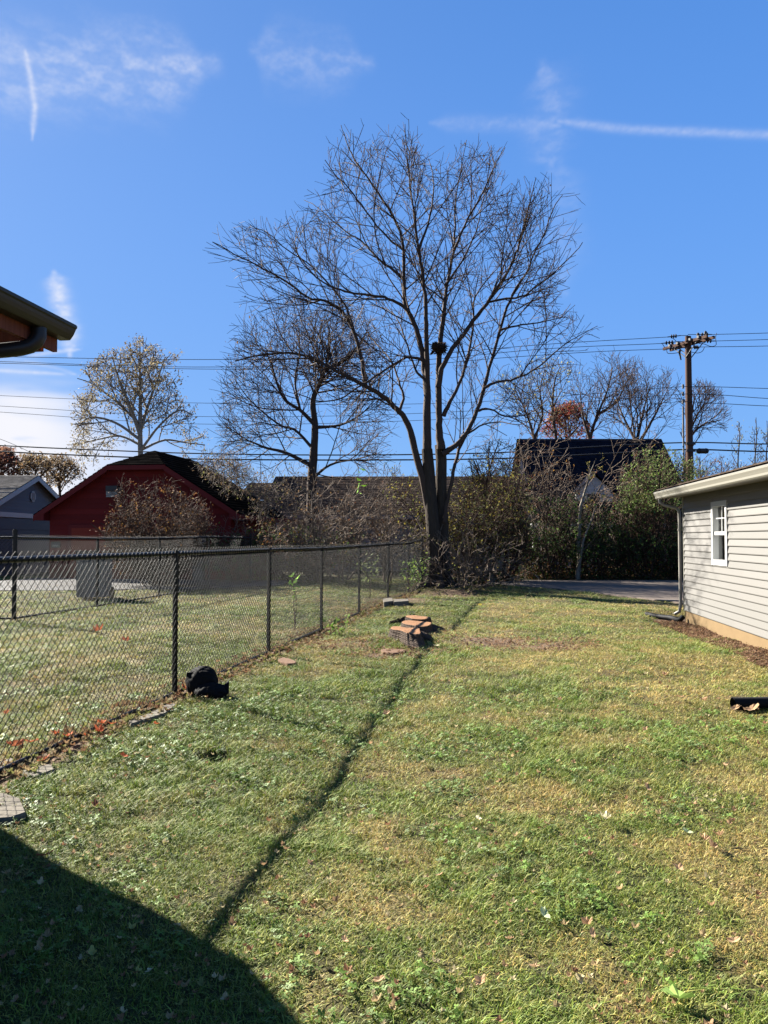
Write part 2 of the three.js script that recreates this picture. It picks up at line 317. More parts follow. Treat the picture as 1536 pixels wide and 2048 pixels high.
// pavements laid on the ground, 4 mm and more above it
function sheet(name, mat, pts, thick, top) {
  const s = new THREE.Shape(); pts.forEach(([x, d], k) => k ? s.lineTo(x, d) : s.moveTo(x, d));
  const g = new THREE.ExtrudeGeometry(s, { depth: thick, bevelEnabled: true, bevelSize: 0.02, bevelThickness: 0.02, bevelSegments: 2 });
  g.rotateX(-Math.PI / 2); g.translate(0, top - thick - 0.02, 0);
  const o = new THREE.Mesh(g, mat); o.name = numbered(name); o.receiveShadow = true; scene.add(o); return struct(o);
}
{
  const P = [[2.8, 27.4], [4.0, 25.6], [5.2, 24.0], [6.3, 21.2], [7.0, 19.2], [7.6, 17.6], [7.6, 15.6], [14, 15.6], [14, 28.2], [2.8, 28.4]];
  sheet('driveway', M.concrete, P, 0.25, 0.035);
  const L = [[-60, 21.4], [-9.0, 21.3], [-5.0, 22.2], [-3.2, 24.0], [-3.2, 26.0], [-12.5, 27.6], [-13, 25.2], [-60, 25.2]];
  sheet('neighbour_driveway', M.asphalt, L, 0.3, 0.15);
}

// ---------------------------------------------------------------- beige garage on the right: boards, footing, window, eave, gutter
{
  const UX = -0.117, UZ = 0.993, NX = -0.993, NZ = -0.117, C = V(5.81, 0, -14.9);
  const W = (s, h, o) => V(C.x + UX * s + NX * o, h, C.z + UZ * s + NZ * o);
  const T = thing('garage', 'beige garage with horizontal vinyl siding and one white window beside the lawn', 'garage', V(C.x, 0, C.z));
  const run = (mb, prof, s0, s1) => mb.prism(prof.map(([h, o]) => W(s0, h, o)), W(s1, 0, 0).sub(W(s0, 0, 0)));
  const LEN = 9.5, r = rng(5), base = 0.20, n = 19, ex = (2.385 - base) / n;
  const wS0 = 1.87, wS1 = 2.62, wH0 = 1.17, wH1 = 2.17;       // window opening
  const walls = new THREE.Group(); walls.name = 'wall'; T.add(walls);
  {
    const m = new MB();                                        // sheathing behind the boards, open at the window
    run(m, [[base + 0.02, -0.005], [2.4, -0.005], [2.4, -0.12], [base + 0.02, -0.12]], 0.02, wS0 + 0.01);
    run(m, [[base + 0.02, -0.005], [2.4, -0.005], [2.4, -0.12], [base + 0.02, -0.12]], wS1 - 0.01, LEN);
    run(m, [[base + 0.02, -0.005], [wH0 + 0.01, -0.005], [wH0 + 0.01, -0.12], [base + 0.02, -0.12]], wS0 + 0.01, wS1 - 0.01);
    run(m, [[wH1 - 0.01, -0.005], [2.4, -0.005], [2.4, -0.12], [wH1 - 0.01, -0.12]], wS0 + 0.01, wS1 - 0.01);
    m.build('sheathing', M.interior, walls);
  }
  for (let k = 0; k < n; k++) {
    const h0 = base + k * ex, h1 = h0 + ex, prof = [[h0, -0.004], [h0, 0.023], [h0 + 0.012, 0.0245], [h1 - 0.008, 0.004], [h1 + 0.006, 0.003], [h1 + 0.006, -0.004]];
    const cuts = [0.03]; let s = 0.8 + r() * 3; while (s < LEN - 0.4) { cuts.push(s); s += 3.6; } cuts.push(LEN);
    for (let q = 0; q + 1 < cuts.length; q++) {
      let a = cuts[q] + (q ? 0.0012 : 0), b = cuts[q + 1];
      const bits = h1 > wH0 - 0.02 && h0 < wH1 + 0.03 ? [[a, Math.min(b, wS0 - 0.03)], [Math.max(a, wS1 + 0.03), b]] : [[a, b]];
      if (q === 0 && h0 < wH1 + 0.03 && h1 > wH1 + 0.032) run(new MB(), [[wH1 + 0.031, -0.004], [wH1 + 0.031, 0.014], [h1, 0.004], [h1, -0.004]], wS0 - 0.029, wS1 + 0.029).build('siding_board', M.vinyl[1], walls);
      if (q === 0 && h0 < wH0 - 0.032 && h1 > wH0 - 0.02) run(new MB(), [[h0, -0.004], [h0, 0.023], [wH0 - 0.031, 0.010], [wH0 - 0.031, -0.004]], wS0 - 0.029, wS1 + 0.029).build('siding_board', M.vinyl[1], walls);
      const lift = q % 2 ? 0.0014 : 0;
      for (const [x0, x1] of bits) if (x1 - x0 > 0.02) run(new MB(), prof.map(([h, o]) => [h, o + lift]), x0, x1).build('siding_board', M.vinyl[Math.floor(r() * 3)], walls);
    }
  }
  run(new MB(), [[0.0, 0.024], [2.4, 0.024], [2.4, -0.1], [0.0, -0.1]].map(([h, o]) => [Math.max(h, base), o]), -0.03, 0.055).build('corner_trim', M.trim, T);
  run(new MB(), [[-0.4, 0.0], [-0.4, -0.12], [base + 0.004, -0.12], [base + 0.004, 0.0]], 0.0, LEN).build('footing', M.footing, T);
  // other walls, closing the box
  const m = new MB(); const X = 7;
  m.prism([W(-0.002, -0.3, -0.02), W(-0.002, 2.4, -0.02), W(-0.002, 2.4, -X), W(-0.002, -0.3, -X)], W(0.12, 0, 0).sub(W(0, 0, 0)));
  m.prism([W(LEN + 0.02, -0.3, 0.0), W(LEN + 0.02, 2.4, 0.0), W(LEN + 0.02, 2.4, -X), W(LEN + 0.02, -0.3, -X)], W(0.12, 0, 0).sub(W(0, 0, 0)));
  m.prism([W(0.12, -0.3, -X), W(0.12, 2.4, -X), W(0.12, 2.4, -X + 0.12), W(0.12, -0.3, -X + 0.12)], W(LEN - 0.12, 0, 0).sub(W(0, 0, 0)));
  m.build('end_wall', M.vinyl[0], T);
  // roof, soffit, fascia, gutter
  const E = 0.36, S0 = -0.34;
  run(new MB(), [[2.40, 0.0], [2.388, 0.0], [2.372, E - 0.03], [2.386, E - 0.03]], S0, LEN).build('soffit', M.soffit, T);
  run(new MB(), [[2.372, E - 0.03], [2.372, E - 0.005], [2.53, E - 0.005], [2.53, E - 0.03]], S0, LEN).build('fascia', M.trim, T);
  run(new MB(), [[2.535, E + 0.06], [2.555, E + 0.06], [3.14, -3.5], [3.12, -3.5]], S0 - 0.02, LEN).build('roof', M.roofBrown, T);
  run(new MB(), [[2.535, -7.4], [2.555, -7.4], [3.14, -3.502], [3.12, -3.502]], S0 - 0.02, LEN).build('roof', M.roofBrown, T);
  new MB().prism([W(0, 2.4, -0.02), W(0, 3.08, -3.5), W(0, 2.4, -7)], W(0.1, 0, 0).sub(W(0, 0, 0))).build('gable', M.vinyl[1], T);
  {
    const g = new MB(), t = 0.006, o0 = E, prof = [[2.50, 0], [2.365, 0], [2.358, 0.012], [2.358, 0.075], [2.375, 0.092], [2.405, 0.096], [2.435, 0.112], [2.462, 0.128], [2.488, 0.130], [2.496, 0.120], [2.486, 0.122], [2.462, 0.120], [2.433, 0.104], [2.405, 0.089], [2.378, 0.084], [2.366, 0.073], [2.366, 0.014], [2.50, 0.008]].map(([h, o]) => [h, o + o0]);
    for (let k = 0; k + 1 < prof.length; k++) { const a = prof[k], b = prof[k + 1]; g.face([W(S0, a[0], a[1]), W(LEN, a[0], a[1]), W(LEN, b[0], b[1]), W(S0, b[0], b[1])]); }
    g.face([...prof.slice(0, 10)].map(([h, o]) => W(S0 - 0.002, h, o)));
    g.build('gutter', M.trim, T);
    const d = new MB(), q = [W(-0.18, 2.36, E + 0.05), W(-0.18, 2.30, E + 0.05), W(-0.15, 2.24, E - 0.02), W(-0.08, 2.17, 0.12), W(-0.045, 2.11, 0.075), W(-0.04, 1.9, 0.07), W(-0.04, 0.30, 0.07), W(-0.05, 0.17, 0.09), W(-0.10, 0.11, 0.17)];
    d.tube(q, 0.030, 8, true); d.build('downspout', M.spout, T);
    for (const h of [1.75, 0.55]) { const st = new MB(), c = W(-0.04, h, 0.07); st.tube([c.clone().add(V(0, -0.014, 0)), c.clone().add(V(0, 0.014, 0))], 0.042, 8, true); st.build('downspout_strap', M.trim, T); }
  }
  // window: frame, sashes, muntins, panes, curtain
  const w = new THREE.Group(); w.name = 'window'; T.add(w);
  const bar = (s0, s1, h0, h1, o0, o1, name, mat) => run(new MB(), [[h0, o0], [h1, o0], [h1, o1], [h0, o1]], s0, s1).build(name, mat, w);
  bar(wS0 - 0.03, wS0 + 0.06, wH0 - 0.03, wH1 + 0.03, -0.06, 0.036, 'window_frame', M.white);
  bar(wS1 - 0.06, wS1 + 0.03, wH0 - 0.03, wH1 + 0.03, -0.06, 0.036, 'window_frame', M.white);
  bar(wS0 + 0.06, wS1 - 0.06, wH1 - 0.05, wH1 + 0.03, -0.06, 0.035, 'window_frame', M.white);
  bar(wS0 + 0.06, wS1 - 0.06, wH0 - 0.03, wH0 + 0.06, -0.06, 0.040, 'window_sill', M.white);
  const mid = (wH0 + wH1) / 2;
  bar(wS0 + 0.06, wS1 - 0.06, mid - 0.03, mid + 0.03, -0.045, 0.012, 'sash_rail', M.white);
  bar(wS0 + 0.06, wS1 - 0.06, (mid + wH1) / 2 - 0.009, (mid + wH1) / 2 + 0.009, -0.032, -0.012, 'muntin', M.white);
  bar((wS0 + wS1) / 2 - 0.008, (wS0 + wS1) / 2 + 0.008, mid + 0.03, wH1 - 0.05, -0.033, -0.013, 'muntin', M.white);
  new MB().face([W(wS0 + 0.05, mid, -0.022), W(wS1 - 0.05, mid, -0.022), W(wS1 - 0.05, wH1 - 0.04, -0.022), W(wS0 + 0.05, wH1 - 0.04, -0.022)]).build('pane', M.pane, w);
  new MB().face([W(wS0 + 0.05, wH0 + 0.05, -0.042), W(wS1 - 0.05, wH0 + 0.05, -0.042), W(wS1 - 0.05, mid, -0.042), W(wS0 + 0.05, mid, -0.042)]).build('pane', M.pane, w);
  const c = new MB(), N = 40; let last = null;
  for (let k = 0; k <= N; k++) { const s = lerp(wS0 + 0.16, wS1 + 0.02, k / N), o = -0.15 + 0.018 * Math.sin(k * 1.15) + 0.01 * Math.sin(k * 0.5); if (last) c.face([W(last[0], wH0 - 0.02, last[1]), W(s, wH0 - 0.02, o), W(s, wH1, o), W(last[0], wH1, last[1])]); last = [s, o]; }
  c.build('curtain', M.curtain, w);
}

// ---------------------------------------------------------------- roof corner of the house beside the camera, upper left
{
  const D = 5, A = at(155, 653, D), dx = -0.131, dz = 0.991, nx = 0.991, nz = 0.131;    // s towards the camera, o outwards
  const W = (s, h, o) => V(A.x + dx * s + nx * o, A.y + h, A.z + dz * s + nz * o);
  const T = thing('house', 'house corner with dark gutter, curved downspout and red-brown eave boards', 'house', V(-3.9, 0, -4.4));
  const LEN = 9;
  const g = new MB(), prof = [[0.0, 0], [-0.014, -0.002], [-0.022, -0.012], [-0.040, -0.018], [-0.060, -0.028], [-0.082, -0.044], [-0.090, -0.052], [-0.090, -0.122], [0.0, -0.125], [0.012, -0.125], [0.012, -0.004]];
  for (let k = 0; k < 8; k++) { const a = prof[k], b = prof[k + 1]; g.face([W(0, a[0], a[1]), W(LEN, a[0], a[1]), W(LEN, b[0], b[1]), W(0, b[0], b[1])]); }
  g.face(prof.slice(0, 9).map(([h, o]) => W(0, h, o))); g.face([W(0, -0.002, -0.006), W(LEN, -0.002, -0.006), W(LEN, 0.008, -0.006), W(0, 0.008, -0.006)]);
  g.build('gutter', M.darkMetal, T);
  const roof = new MB(); for (let k = 0; k < 26; k++) { const o0 = -0.05 - k * 0.14, h = (o) => 0.004 + (-o - 0.05) * 0.42; roof.prism([W(0.06, h(o0) + 0.010, o0), W(0.06, h(o0) - 0.004, o0), W(0.06, h(o0 - 0.15) - 0.004, o0 - 0.15), W(0.06, h(o0 - 0.15) + 0.004, o0 - 0.15)], W(LEN, 0, 0).sub(W(0.06, 0, 0))); }
  roof.build('roof', M.roofBlack, T);
  new MB().prism([W(0.02, 0.0, -0.128), W(0.02, -0.17, -0.128), W(0.02, -0.17, -0.158), W(0.02, 0.02, -0.158)], W(LEN, 0, 0).sub(W(0, 0, 0))).build('fascia', M.redwood, T);
  for (let k = 0; k < 3; k++) { const h0 = -0.172 + k * 0.066, o0 = -0.205, hi = h0 + 0.062; new MB().prism([W(0.05 + k * 0.004, h0, o0 - 0.02 * (k > 0)), W(0.05 + k * 0.004, hi, o0 - 0.02 * (k > 0)), W(0.05 + k * 0.004, hi, -1.9), W(0.05 + k * 0.004, h0, -1.9)], W(0.035, 0, 0).sub(W(0, 0, 0))).build('eave_board', M.redwood, T); }
  new MB().prism([W(0.09, 0.0, -0.16), W(0.09, -0.012, -0.16), W(0.09, 0.23, -1.0), W(0.09, 0.242, -1.0)], W(LEN, 0, 0).sub(W(0.09, 0, 0))).build('soffit', M.redwood, T);
  const d = new MB(), o = W(0.30, -0.088, -0.085), q = [[0, 0, 0], [0, -0.05, 0], [-0.012, -0.085, 0.01], [-0.045, -0.118, 0.02], [-0.09, -0.138, 0.04], [-0.16, -0.155, 0.07], [-0.32, -0.185, 0.13], [-0.75, -0.265, 0.2], [-0.80, -0.33, 0.21], [-0.80, -2.6, 0.21]].map(([x, y, z]) => o.clone().add(V(x, y, z)));
  d.tube(q, [0.046, 0.046, 0.047, 0.047, 0.046, 0.046, 0.046, 0.046, 0.046, 0.046], 12); d.build('downspout', M.darkMetal, T);
  // walls below, outside the frame; their corner casts the shade on the lawn
  const wall = new MB(), k0 = V(-2.60, 0, -4.62);
  wall.prism([V(k0.x, -0.2, k0.z), V(k0.x, 1.60, k0.z), V(k0.x - 0.60, 2.62, k0.z), V(k0.x - 0.60, 3.1, k0.z), V(k0.x - 6, 3.1, k0.z), V(k0.x - 6, -0.2, k0.z)], V(0.03, 0, 0.25));
  wall.prism([V(-3.5, -0.2, -4.5), V(-3.5, 3.1, -4.5), V(-9, 3.1, -4.5), V(-9, -0.2, -4.5)], V(-0.13 * 8, 0, 8));
  wall.build('wall', M.greyWall, T);
}
// ---------------------------------------------------------------- black chain link fences
function chainFence(T, posts, H, from, to) {                  // posts: ground points; parts: post (> cap), top_rail, bottom_rail, wire_mesh
  const P = posts.map((p) => p.clone());
  P.forEach((p, k) => {
    const big = k === from || k === to, r = big ? 0.038 : 0.026, m = new MB(), top = H + (big ? 0.07 : 0.0);
    m.tube([p.clone().add(V(0, -0.2, 0)), p.clone().add(V(0, top, 0))], r, 10, true);
    const post = m.build('post', M.black, T), c = new MB();
    const y = p.y + top;
    c.tube([0, 0.015, 0.04, 0.055, 0.062].map((h) => V(p.x, y + h - 0.01, p.z)), [r + 0.006, r + 0.007, r + 0.003, r * 0.6, 0.002], 10);
    if (big) c.build('cap', M.black, post);
    const tie = new MB(); for (const f of big ? [0.1, 0.3, 0.5, 0.7, 0.9] : [0.2, 0.5, 0.8]) tie.tube([V(p.x, p.y + H * f - 0.01, p.z), V(p.x, p.y + H * f + 0.01, p.z)], r + 0.004, 8); tie.build('tie', M.black, post, { kind: 'stuff' });
  });
  const rail = (h, r, name) => { const m = new MB(); for (let k = 0; k + 1 < P.length; k++) m.tube([P[k].clone().add(V(0, h, 0)), P[k].clone().lerp(P[k + 1], 0.5).add(V(0, h, 0)), P[k + 1].clone().add(V(0, h, 0))], r, 8, true); return m.build(name, M.black, T); };
  rail(H - 0.03, 0.0215, 'top_rail'); rail(0.045, 0.0185, 'bottom_rail');
  const D = 0.071, R = 0.0028;
  for (let k = 0; k + 1 < P.length; k++) {
    const a = P[k], b = P[k + 1], L = Math.hypot(b.x - a.x, b.z - a.z), ux = (b.x - a.x) / L, uz = (b.z - a.z) / L, n = Math.round(L / (D / 2)), w = L / n, rows = Math.floor((H + 0.0) / (D / 2)), p = [], nor = [], idx = [];
    const off = 0.03;
    for (let c = 0; c < n; c++) {
      let base = -1;
      for (let j = 0; j <= rows; j++) {
        const right = (j + c) % 2, s = (c + right) * w, t = s / L, y = lerp(a.y, b.y, t) + 0.03 + j * D / 2, oo = off + (right ? 0.003 : -0.003) * (c % 2 ? 1 : 1), x = a.x + ux * s - uz * oo, z = a.z + uz * s + ux * oo;
        const v0 = p.length / 3;
        for (let q = 0; q < 4; q++) { const an = q * Math.PI / 2 + 0.785, e = Math.cos(an), f = Math.sin(an); const nx = -uz * e + ux * f * 0.7, ny = f * 0.7 * (right ? -1 : -1), nz = ux * e + uz * f * 0.7, l = Math.hypot(nx, ny, nz); nor.push(nx / l, ny / l, nz / l); p.push(x + nx / l * R, y + ny / l * R, z + nz / l * R); }
        if (j) for (let q = 0; q < 4; q++) { const e = (q + 1) % 4; idx.push(base + q, base + e, v0 + q, base + e, v0 + e, v0 + q); }
        base = v0;
      }
    }
    // knuckled tips above the top rail
    const g = new THREE.BufferGeometry(), o = worldOf(T);
    for (let q = 0; q < p.length; q += 3) { p[q] -= o.x; p[q + 1] -= o.y; p[q + 2] -= o.z; }
    g.setAttribute('position', new THREE.Float32BufferAttribute(p, 3)); g.setAttribute('normal', new THREE.Float32BufferAttribute(nor, 3)); g.setIndex(idx);
    const mesh = new THREE.Mesh(g, M.blackWire); mesh.name = 'wire_mesh'; mesh.userData.kind = 'stuff'; mesh.castShadow = mesh.receiveShadow = true; T.add(mesh);
  }
}
{
  const posts = FENCE.map(([x, d]) => onGround(x, d));
  const T = thing('chain_link_fence', 'black chain link fence along the lawn, running to the big bare tree', 'fence', posts[1].clone());
  chainFence(T, posts, 1.46, 0, 7);
  const q = [[-16, 13.4], [-13.2, 13.45], [-10, 13.5], [-6.52, 13.6], [-6.1, 16.4], [-5.6, 19.2], [-5.0, 22.0], [-4.3, 24.8]].map(([x, d]) => onGround(x, d));
  const S = thing('chain_link_fence', 'farther black chain link fence before the red barn, with a capped corner post', 'fence', q[3].clone());
  chainFence(S, q, 1.5, 3, 7);
  const e = [[0.72, 21.7], [1.05, 24.2], [0.95, 26.4]].map(([x, d]) => onGround(x, d));
}

// ---------------------------------------------------------------- utility pole and lines
const poleTop = at(1376, 672, 33);
{
  const base = V(poleTop.x, 0, -33), T = thing('utility_pole', 'tall brown wooden utility pole with crossarms above the garage roof', 'utility pole', base);
  new MB().tube([V(base.x, -0.3, -33), V(base.x, 4, -33), V(base.x, poleTop.y - 0.02, -33)], [0.175, 0.16, 0.125], 14, true).build('pole', M.poleWood, T);
  const u = V(0.42, 0, 0.907), s = V(0.907, 0, -0.42);
  for (const e of [-1, 1]) {
    const c = V(base.x, poleTop.y - 0.32, -33).addScaledVector(s, 0.2 * e);
    new MB().box(c, u.clone().multiplyScalar(1.22), V(0, 0.06, 0), s.clone().multiplyScalar(0.045)).build('crossarm', M.poleWood, T);
    for (const f of [-1, 1]) new MB().tube([c.clone().addScaledVector(u, 0.75 * f), V(base.x, poleTop.y - 0.95, -33).addScaledVector(s, 0.15 * e)], 0.022, 5, true).build('brace', M.grey, T);
  }
  for (const f of [-0.8, -0.35, 0.35, 0.8]) new MB().box(V(base.x, poleTop.y - 0.26, -33).addScaledVector(u, f), u.clone().multiplyScalar(0.05), V(0, 0.05, 0), s.clone().multiplyScalar(0.3)).build('bracket', M.grey, T);
  for (const [f, h] of [[-0.9, 0.1], [0.55, 0.16], [0.95, 0.14]]) { const c = V(base.x, poleTop.y - 0.26 + h, -33).addScaledVector(u, f); new MB().tube([c.clone().add(V(0, -0.12, 0)), c.clone().add(V(0, -0.02, 0)), c.clone().add(V(0, 0, 0)), c.clone().add(V(0, 0.06, 0)), c.clone().add(V(0, 0.11, 0))], [0.02, 0.025, 0.075, 0.06, 0.02], 8, true).build('pin_insulator', M.darkMetal, T); }
  // dead-end strings: [end next to the arm] to [wire end]
  const strings = [[[1362, 671], [1335, 674]], [[1358, 683], [1322, 687]], [[1364, 696], [1331, 698]], [[1392, 669], [1424, 669]], [[1396, 682], [1432, 682]], [[1382, 695], [1401, 694]]];
  for (const [a, b] of strings) {
    const A = at(a[0], a[1], 33), B = at(b[0], b[1], 33), d = B.clone().sub(A), m = new MB(), pts = [], rr = [];
    pts.push(A); rr.push(0.018);
    for (let k = 0; k < 3; k++) for (const [o, r] of [[0.0, 0.025], [0.02, 0.115], [0.05, 0.10], [0.08, 0.03]]) { pts.push(A.clone().addScaledVector(d, 0.35 + 0.16 * k + o)); rr.push(r * 0.8); }
    pts.push(B); rr.push(0.02); m.tube(pts, rr, 8, true); m.build('insulator', M.darkMetal, T);
    const C = V(base.x, A.y, -33); if (A.distanceTo(C) > 0.12) { const l = new MB(); l.tube([A, C], 0.014, 5); l.build('link', M.darkMetal, T); }
  }
  const loop = (pts, name) => { const c = new THREE.CatmullRomCurve3(pts.map(([x, y]) => at(x, y, 32.9))); new MB().tube(c.getPoints(16), 0.014, 5).build(name, M.wire, T); };
  loop([[1433, 666], [1431, 676], [1432, 690], [1422, 693], [1408, 688], [1398, 687]], 'jumper_cable');
  loop([[1409, 694], [1405, 702], [1396, 706], [1382, 704]], 'jumper_cable');
  loop([[1333, 698], [1335, 706], [1342, 707], [1360, 705]], 'jumper_cable'); loop([[1325, 688], [1330, 696]], 'jumper_cable'); loop([[1345, 676], [1352, 682]], 'jumper_cable');
  loop([[1350, 774], [1358, 784], [1364, 800], [1367, 812]], 'jumper_cable'); loop([[1352, 788], [1360, 798], [1366, 810]], 'jumper_cable');
  new MB().tube([at(1360, 700, 32.8), at(1359, 706, 32.8), at(1362, 720, 32.8)], [0.05, 0.045, 0.03], 8, true).build('fuse_cutout', M.darkMetal, T);
  new MB().tube([at(1366, 813, 32.8), V(at(1366, 813, 32.8).x, 0, -32.8)], 0.04, 8, true).build('conduit', M.grey, T);
  for (const y of [773, 788, 803]) new MB().tube([at(1366, y + 4, 32.85), at(1366, y - 4, 32.85)], 0.05, 8, true).build('spool_insulator', M.grey, T);
  for (const y of [888, 902]) { const c = at(1376, y, 33); new MB().box(V(base.x, c.y, -32.85), V(0.19, 0, 0), V(0, 0.05, 0), V(0, 0, 0.05)).build('cable_clamp', M.darkMetal, T); }
}
function line(label, pts, r, d = 33) {
  const c = new THREE.CatmullRomCurve3(pts.map(([x, y, dd]) => at(x, y, dd ?? d)), false, 'centripetal'), P = c.getPoints(48), p0 = P[0].clone();
  const m = new MB(); m.tube(P, r, 5); const o = m.build('power_line', M.wire, null);
  o.geometry.translate(-p0.x, -p0.y, -p0.z); o.position.copy(p0); o.userData = { label, category: 'power line', group: 'wires on the utility pole' };
}
line('topmost wire running left from the pole top, behind the big tree', [[1335, 674], [1100, 688], [800, 712], [400, 719], [0, 713], [-500, 700]], 0.013);
line('middle of three wires running left from the pole top', [[1322, 687], [1100, 697], [800, 723], [400, 734], [0, 723], [-500, 706]], 0.013);
line('lowest of three wires running left from the pole top', [[1331, 698], [1200, 703], [1000, 716], [780, 734], [400, 738], [60, 728], [-500, 712]], 0.013, 33.4);
line('topmost wire running right from the pole top', [[1424, 669], [1536, 666], [1800, 655]], 0.013);
line('middle of three wires running right from the pole top', [[1432, 682], [1536, 679], [1800, 668]], 0.013);
line('lowest of three wires running right from the pole top', [[1401, 694], [1536, 692], [1800, 682]], 0.013);
line('upper wire of the mid-height set right of the pole', [[1368, 773, 32.8], [1440, 774], [1536, 777], [1800, 782]], 0.014);
line('centre wire of the mid-height set right of the pole', [[1368, 788, 32.8], [1440, 790], [1536, 797], [1800, 806]], 0.014);
line('lower wire of the mid-height set right of the pole', [[1368, 803, 32.8], [1440, 807], [1536, 812], [1800, 820]], 0.014);
line('upper wire of the mid-height set left of the pole', [[1364, 773, 32.8], [1250, 782], [900, 806], [400, 806], [0, 791], [-500, 760]], 0.010);
line('centre wire of the mid-height set left of the pole', [[1364, 788, 32.8], [1250, 797], [900, 824], [400, 833], [0, 812], [-500, 780]], 0.010);
line('lower wire of the mid-height set left of the pole', [[1364, 803, 32.8], [1250, 812], [900, 838], [400, 848], [0, 824], [-500, 790]], 0.010);
line('thick upper cable crossing low behind the big tree', [[1900, 885], [1536, 888], [1376, 885], [1200, 893], [1000, 905], [700, 910], [400, 907], [250, 902], [0, 891], [-500, 862]], 0.028);
line('thick lower cable crossing low behind the big tree', [[1900, 897], [1536, 903], [1376, 899], [1200, 908], [1000, 917], [700, 920], [400, 918], [250, 914], [0, 903], [-500, 876]], 0.032);
line('slack diagonal wire above the blue-grey house', [[-300, 800], [0, 878], [110, 931], [160, 960]], 0.012, 40);
{
  const a = at(1392, 902, 32.94), b = at(1418, 902, 32.94), T = thing('splice_box', 'black splice box hanging on the cable right of the pole', 'splice box', a.clone().lerp(b, 0.5));
  new MB().tube([a.clone().add(V(0.02, 0, 0)), a.clone().add(V(0.05, 0, 0)), a.clone().add(V(0.1, 0, 0)), b.clone().add(V(-0.1, 0, 0)), b.clone().add(V(-0.05, 0, 0)), b.clone().add(V(-0.02, 0, 0))], [0.05, 0.10, 0.115, 0.115, 0.10, 0.05], 10, true).build('box_body', M.darkMetal, T);
  for (const f of [0.25, 0.75]) { const c = a.clone().lerp(b, f); new MB().tube([c.clone().add(V(-0.02, 0, 0)), c.clone().add(V(0.02, 0, 0))], 0.125, 10).build('clamp', M.black, T); }
}

// ---------------------------------------------------------------- buildings behind
// a roof plane laid in courses: a (eave start), b (eave end), c (ridge end), d (ridge start)
function courses(mb, a, b, c, d, n, t = 0.02, over = 0.04) {
  const nor = V(0, 0, 0).crossVectors(b.clone().sub(a), d.clone().sub(a)).normalize(); if (nor.y < 0) nor.negate();
  for (let k = 0; k < n; k++) {
    const f0 = k / n, f1 = Math.min(1, (k + 1) / n + over / n), L = a.clone().lerp(d, f0), R = b.clone().lerp(c, f0), L1 = a.clone().lerp(d, f1), R1 = b.clone().lerp(c, f1);
    const up = (p, h) => p.clone().addScaledVector(nor, h);
    mb.face([up(L, t * 1.6), up(R, t * 1.6), up(R1, t * 0.6), up(L1, t * 0.6)], [[0, f0 * n * 0.1375], [L.distanceTo(R), f0 * n * 0.1375], [L.distanceTo(R), f1 * n * 0.1375], [0, f1 * n * 0.1375]]);
    mb.face([up(L, 0), up(R, 0), up(R, t * 1.6), up(L, t * 1.6)]);
  }
  mb.face([a, b, c, d]);
}
